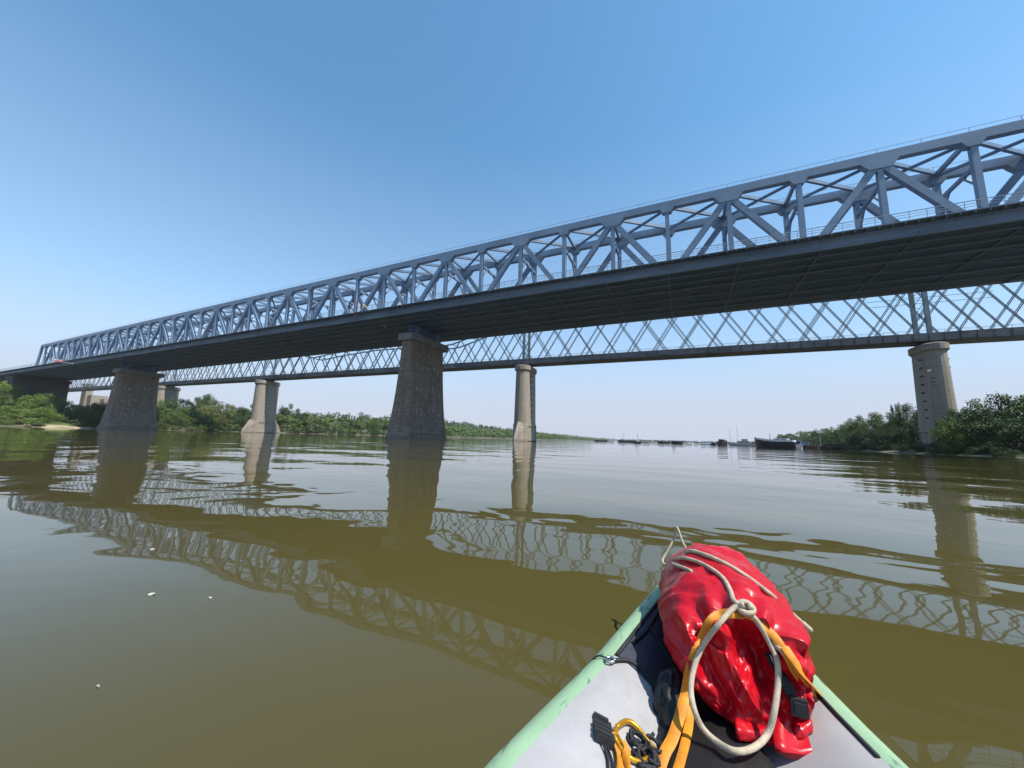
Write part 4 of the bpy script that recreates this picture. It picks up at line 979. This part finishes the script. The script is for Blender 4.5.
for i, (dx, wq) in enumerate(((-.008, .016), (.006, .018), (.014, .014))):
    pts = [Vector(p) + Vector((dx * k / 3, -.004 * i, .004 * i + .004 * math.sin(k + i))) for k, p in enumerate(ROPES['orange_r'][3:])]
    ribbon(pts, .016, .002, .8 - .5 * i, w1=wq).build('strap_end', M['orange'], st)
bs = thing('buckle_strap', 'short black strap hanging down the right side of the bag', 'strap', (.18, 1.06, .38))
ribbon(ROPES['black_r'], .024, .005, .2).build('webbing', M['cord'], bs)
q = Vector(ROPES['black_r'][-1]); m = MB(); m.box(tuple(q), (.030, .012, .034)); m.box(tuple(q + Vector((0, -.007, 0))), (.018, .006, .022)); m.build('clip', M['iron'], bs)
cb = thing('carabiner', 'gold carabiner lying on the grey deck at bottom of photo', 'carabiner', (-.11, .88, .28))
cp = [Vector(p) for p in ROPES['carab']]
MB().tube(spline(cp[2:9], 8), .0050, 10).build('body', M['yellow'], cb, True)
MB().tube(spline([cp[8], cp[9], cp[10], cp[0], cp[1], cp[2]], 8), .0048, 10).build('spine', M['yellow'], cb, True)
MB().tube([cp[1] + Vector((.004, 0, .003)), cp[9] + Vector((-.002, 0.0, .004))], .0036, 8).build('gate', M['yellow'], cb, True)
bu = thing('cord_lock', 'black plastic buckle with thin black cords on the grey deck', 'buckle', (-.17, .845, .30))
q = Vector(ROPES['buckle'][0]); m = MB(); d1 = (Vector(ROPES['buckle'][2]) - Vector(ROPES['buckle'][1])).normalized(); up_ = Vector((-.25, 0, .97)); d2 = up_.cross(d1).normalized()
m.beam(q - d2 * .028, q + d2 * .028, .038, .014, d1)
for k in (-.021, -.009, .003): m.beam(q + d2 * (k - .0045) + up_ * .009, q + d2 * (k + .0045) + up_ * .009, .034, .006, d1)
m.beam(q + d2 * .018 + up_ * .008, q + d2 * .032 + up_ * .004, .030, .014, d1)
m.build('housing', M['iron'], bu)
for k in (-.014, -.005, .005, .014):
    MB().tube(spline([q - d2 * .02 + d1 * k + up_ * .004] + [Vector(p) + d1 * k * (1.2 - .3 * i) + Vector((.004 * math.sin(k * 900 + i), 0, .002)) for i, p in enumerate(ROPES['cords'])], 5), .0021, 6).build('thin_cord', M['cord'], bu, True)
bd = thing('cord_bundle', 'tangle of black cord beside the gold carabiner on deck', 'cord', (-.09, .87, .27))
rb = random.Random(12); m = MB(); ctr = [Vector(p) for p in ROPES['bundle']]
for i in range(9):
    c0 = ctr[rb.randrange(len(ctr))]; pts = []
    for k in range(7):
        a = k * 1.15 + i; pts.append(c0 + Vector((math.cos(a) * rb.uniform(.010, .026), math.sin(a) * rb.uniform(.010, .026), rb.uniform(-.004, .014))))
    m.tube(spline(pts, 4), .0036, 6)
m.build('coil', M['cord'], bd, True)
ot = thing('webbing_loop', 'short orange webbing loop clipped to the gold carabiner', 'strap', (-.14, .82, .285))
ribbon([Vector(cp[1]) + Vector((0, .004, .004))] + ROPES['otag'], .018, .0025, .5).build('webbing', M['orange'], ot)
ribbon([Vector(cp[0]) + Vector((.012, .002, .006))] + [Vector(p) + Vector((.016, 0, .004)) for p in ROPES['otag']], .014, .0025, .9).build('webbing', M['orange'], ot)

# ------------------------------------------------------------------ specks on the water and a gull
rs = random.Random(31)
M['foam'] = mat('foam', (0.42, 0.41, 0.37), .8, .1, 30)
for x, y, s_ in [(-2.63, 1.1, 0.035), (-2.32, 1.22, 0.016), (-1.86, 0.67, 0.01), (-3.59, 1.46, 0.03)]:
    vs = []; n_ = 9
    for z in (.002, .006):
        for i in range(n_): a = 2 * math.pi * i / n_; r_ = s_ * .5 * rs.uniform(.5, 1.2) * (1 if z < .004 else .7); vs.append((x + r_ * math.cos(a) * 1.5, y + r_ * math.sin(a), z))
    o = MB().add(vs, [tuple(range(n_, 2 * n_))] + [(i, (i + 1) % n_, n_ + (i + 1) % n_, n_ + i) for i in range(n_)]).build('foam_fleck', M['foam'])
    tag(o, 'tiny white foam fleck drifting on the water left of the kayak', 'foam', 'foam flecks on the water')
gl = thing('gull', 'small white gull gliding in front of the round right pier', 'bird', (52.75, 118.0, 19.35))
gx, gy, gz = (52.75, 118.0, 19.35)
MB().rings([[(gx + x, gy + r_ * math.cos(a), gz + r_ * math.sin(a)) for a in [k * math.pi / 4 for k in range(8)]] for x, r_ in ((-.30, .02), (-.18, .07), (0, .10), (.16, .075), (.24, .06), (.30, .03), (.36, .008))]).build('body', M['white'], gl, True)
for s_ in (-1, 1):
    MB().rings([[(gx + .10 + k, gy + s_ * yy, gz + zz + .012), (gx - c_ * .5 + k, gy + s_ * yy, gz + zz + .02), (gx - c_ + k, gy + s_ * yy, gz + zz), (gx - c_ * .5 + k, gy + s_ * yy, gz + zz - .01)] for yy, zz, c_, k in ((.06, .03, .16, 0), (.35, .22, .15, .05), (.62, .20, .10, 0), (.85, .12, .02, -.08))]).build('wing', M['white'], gl, True)
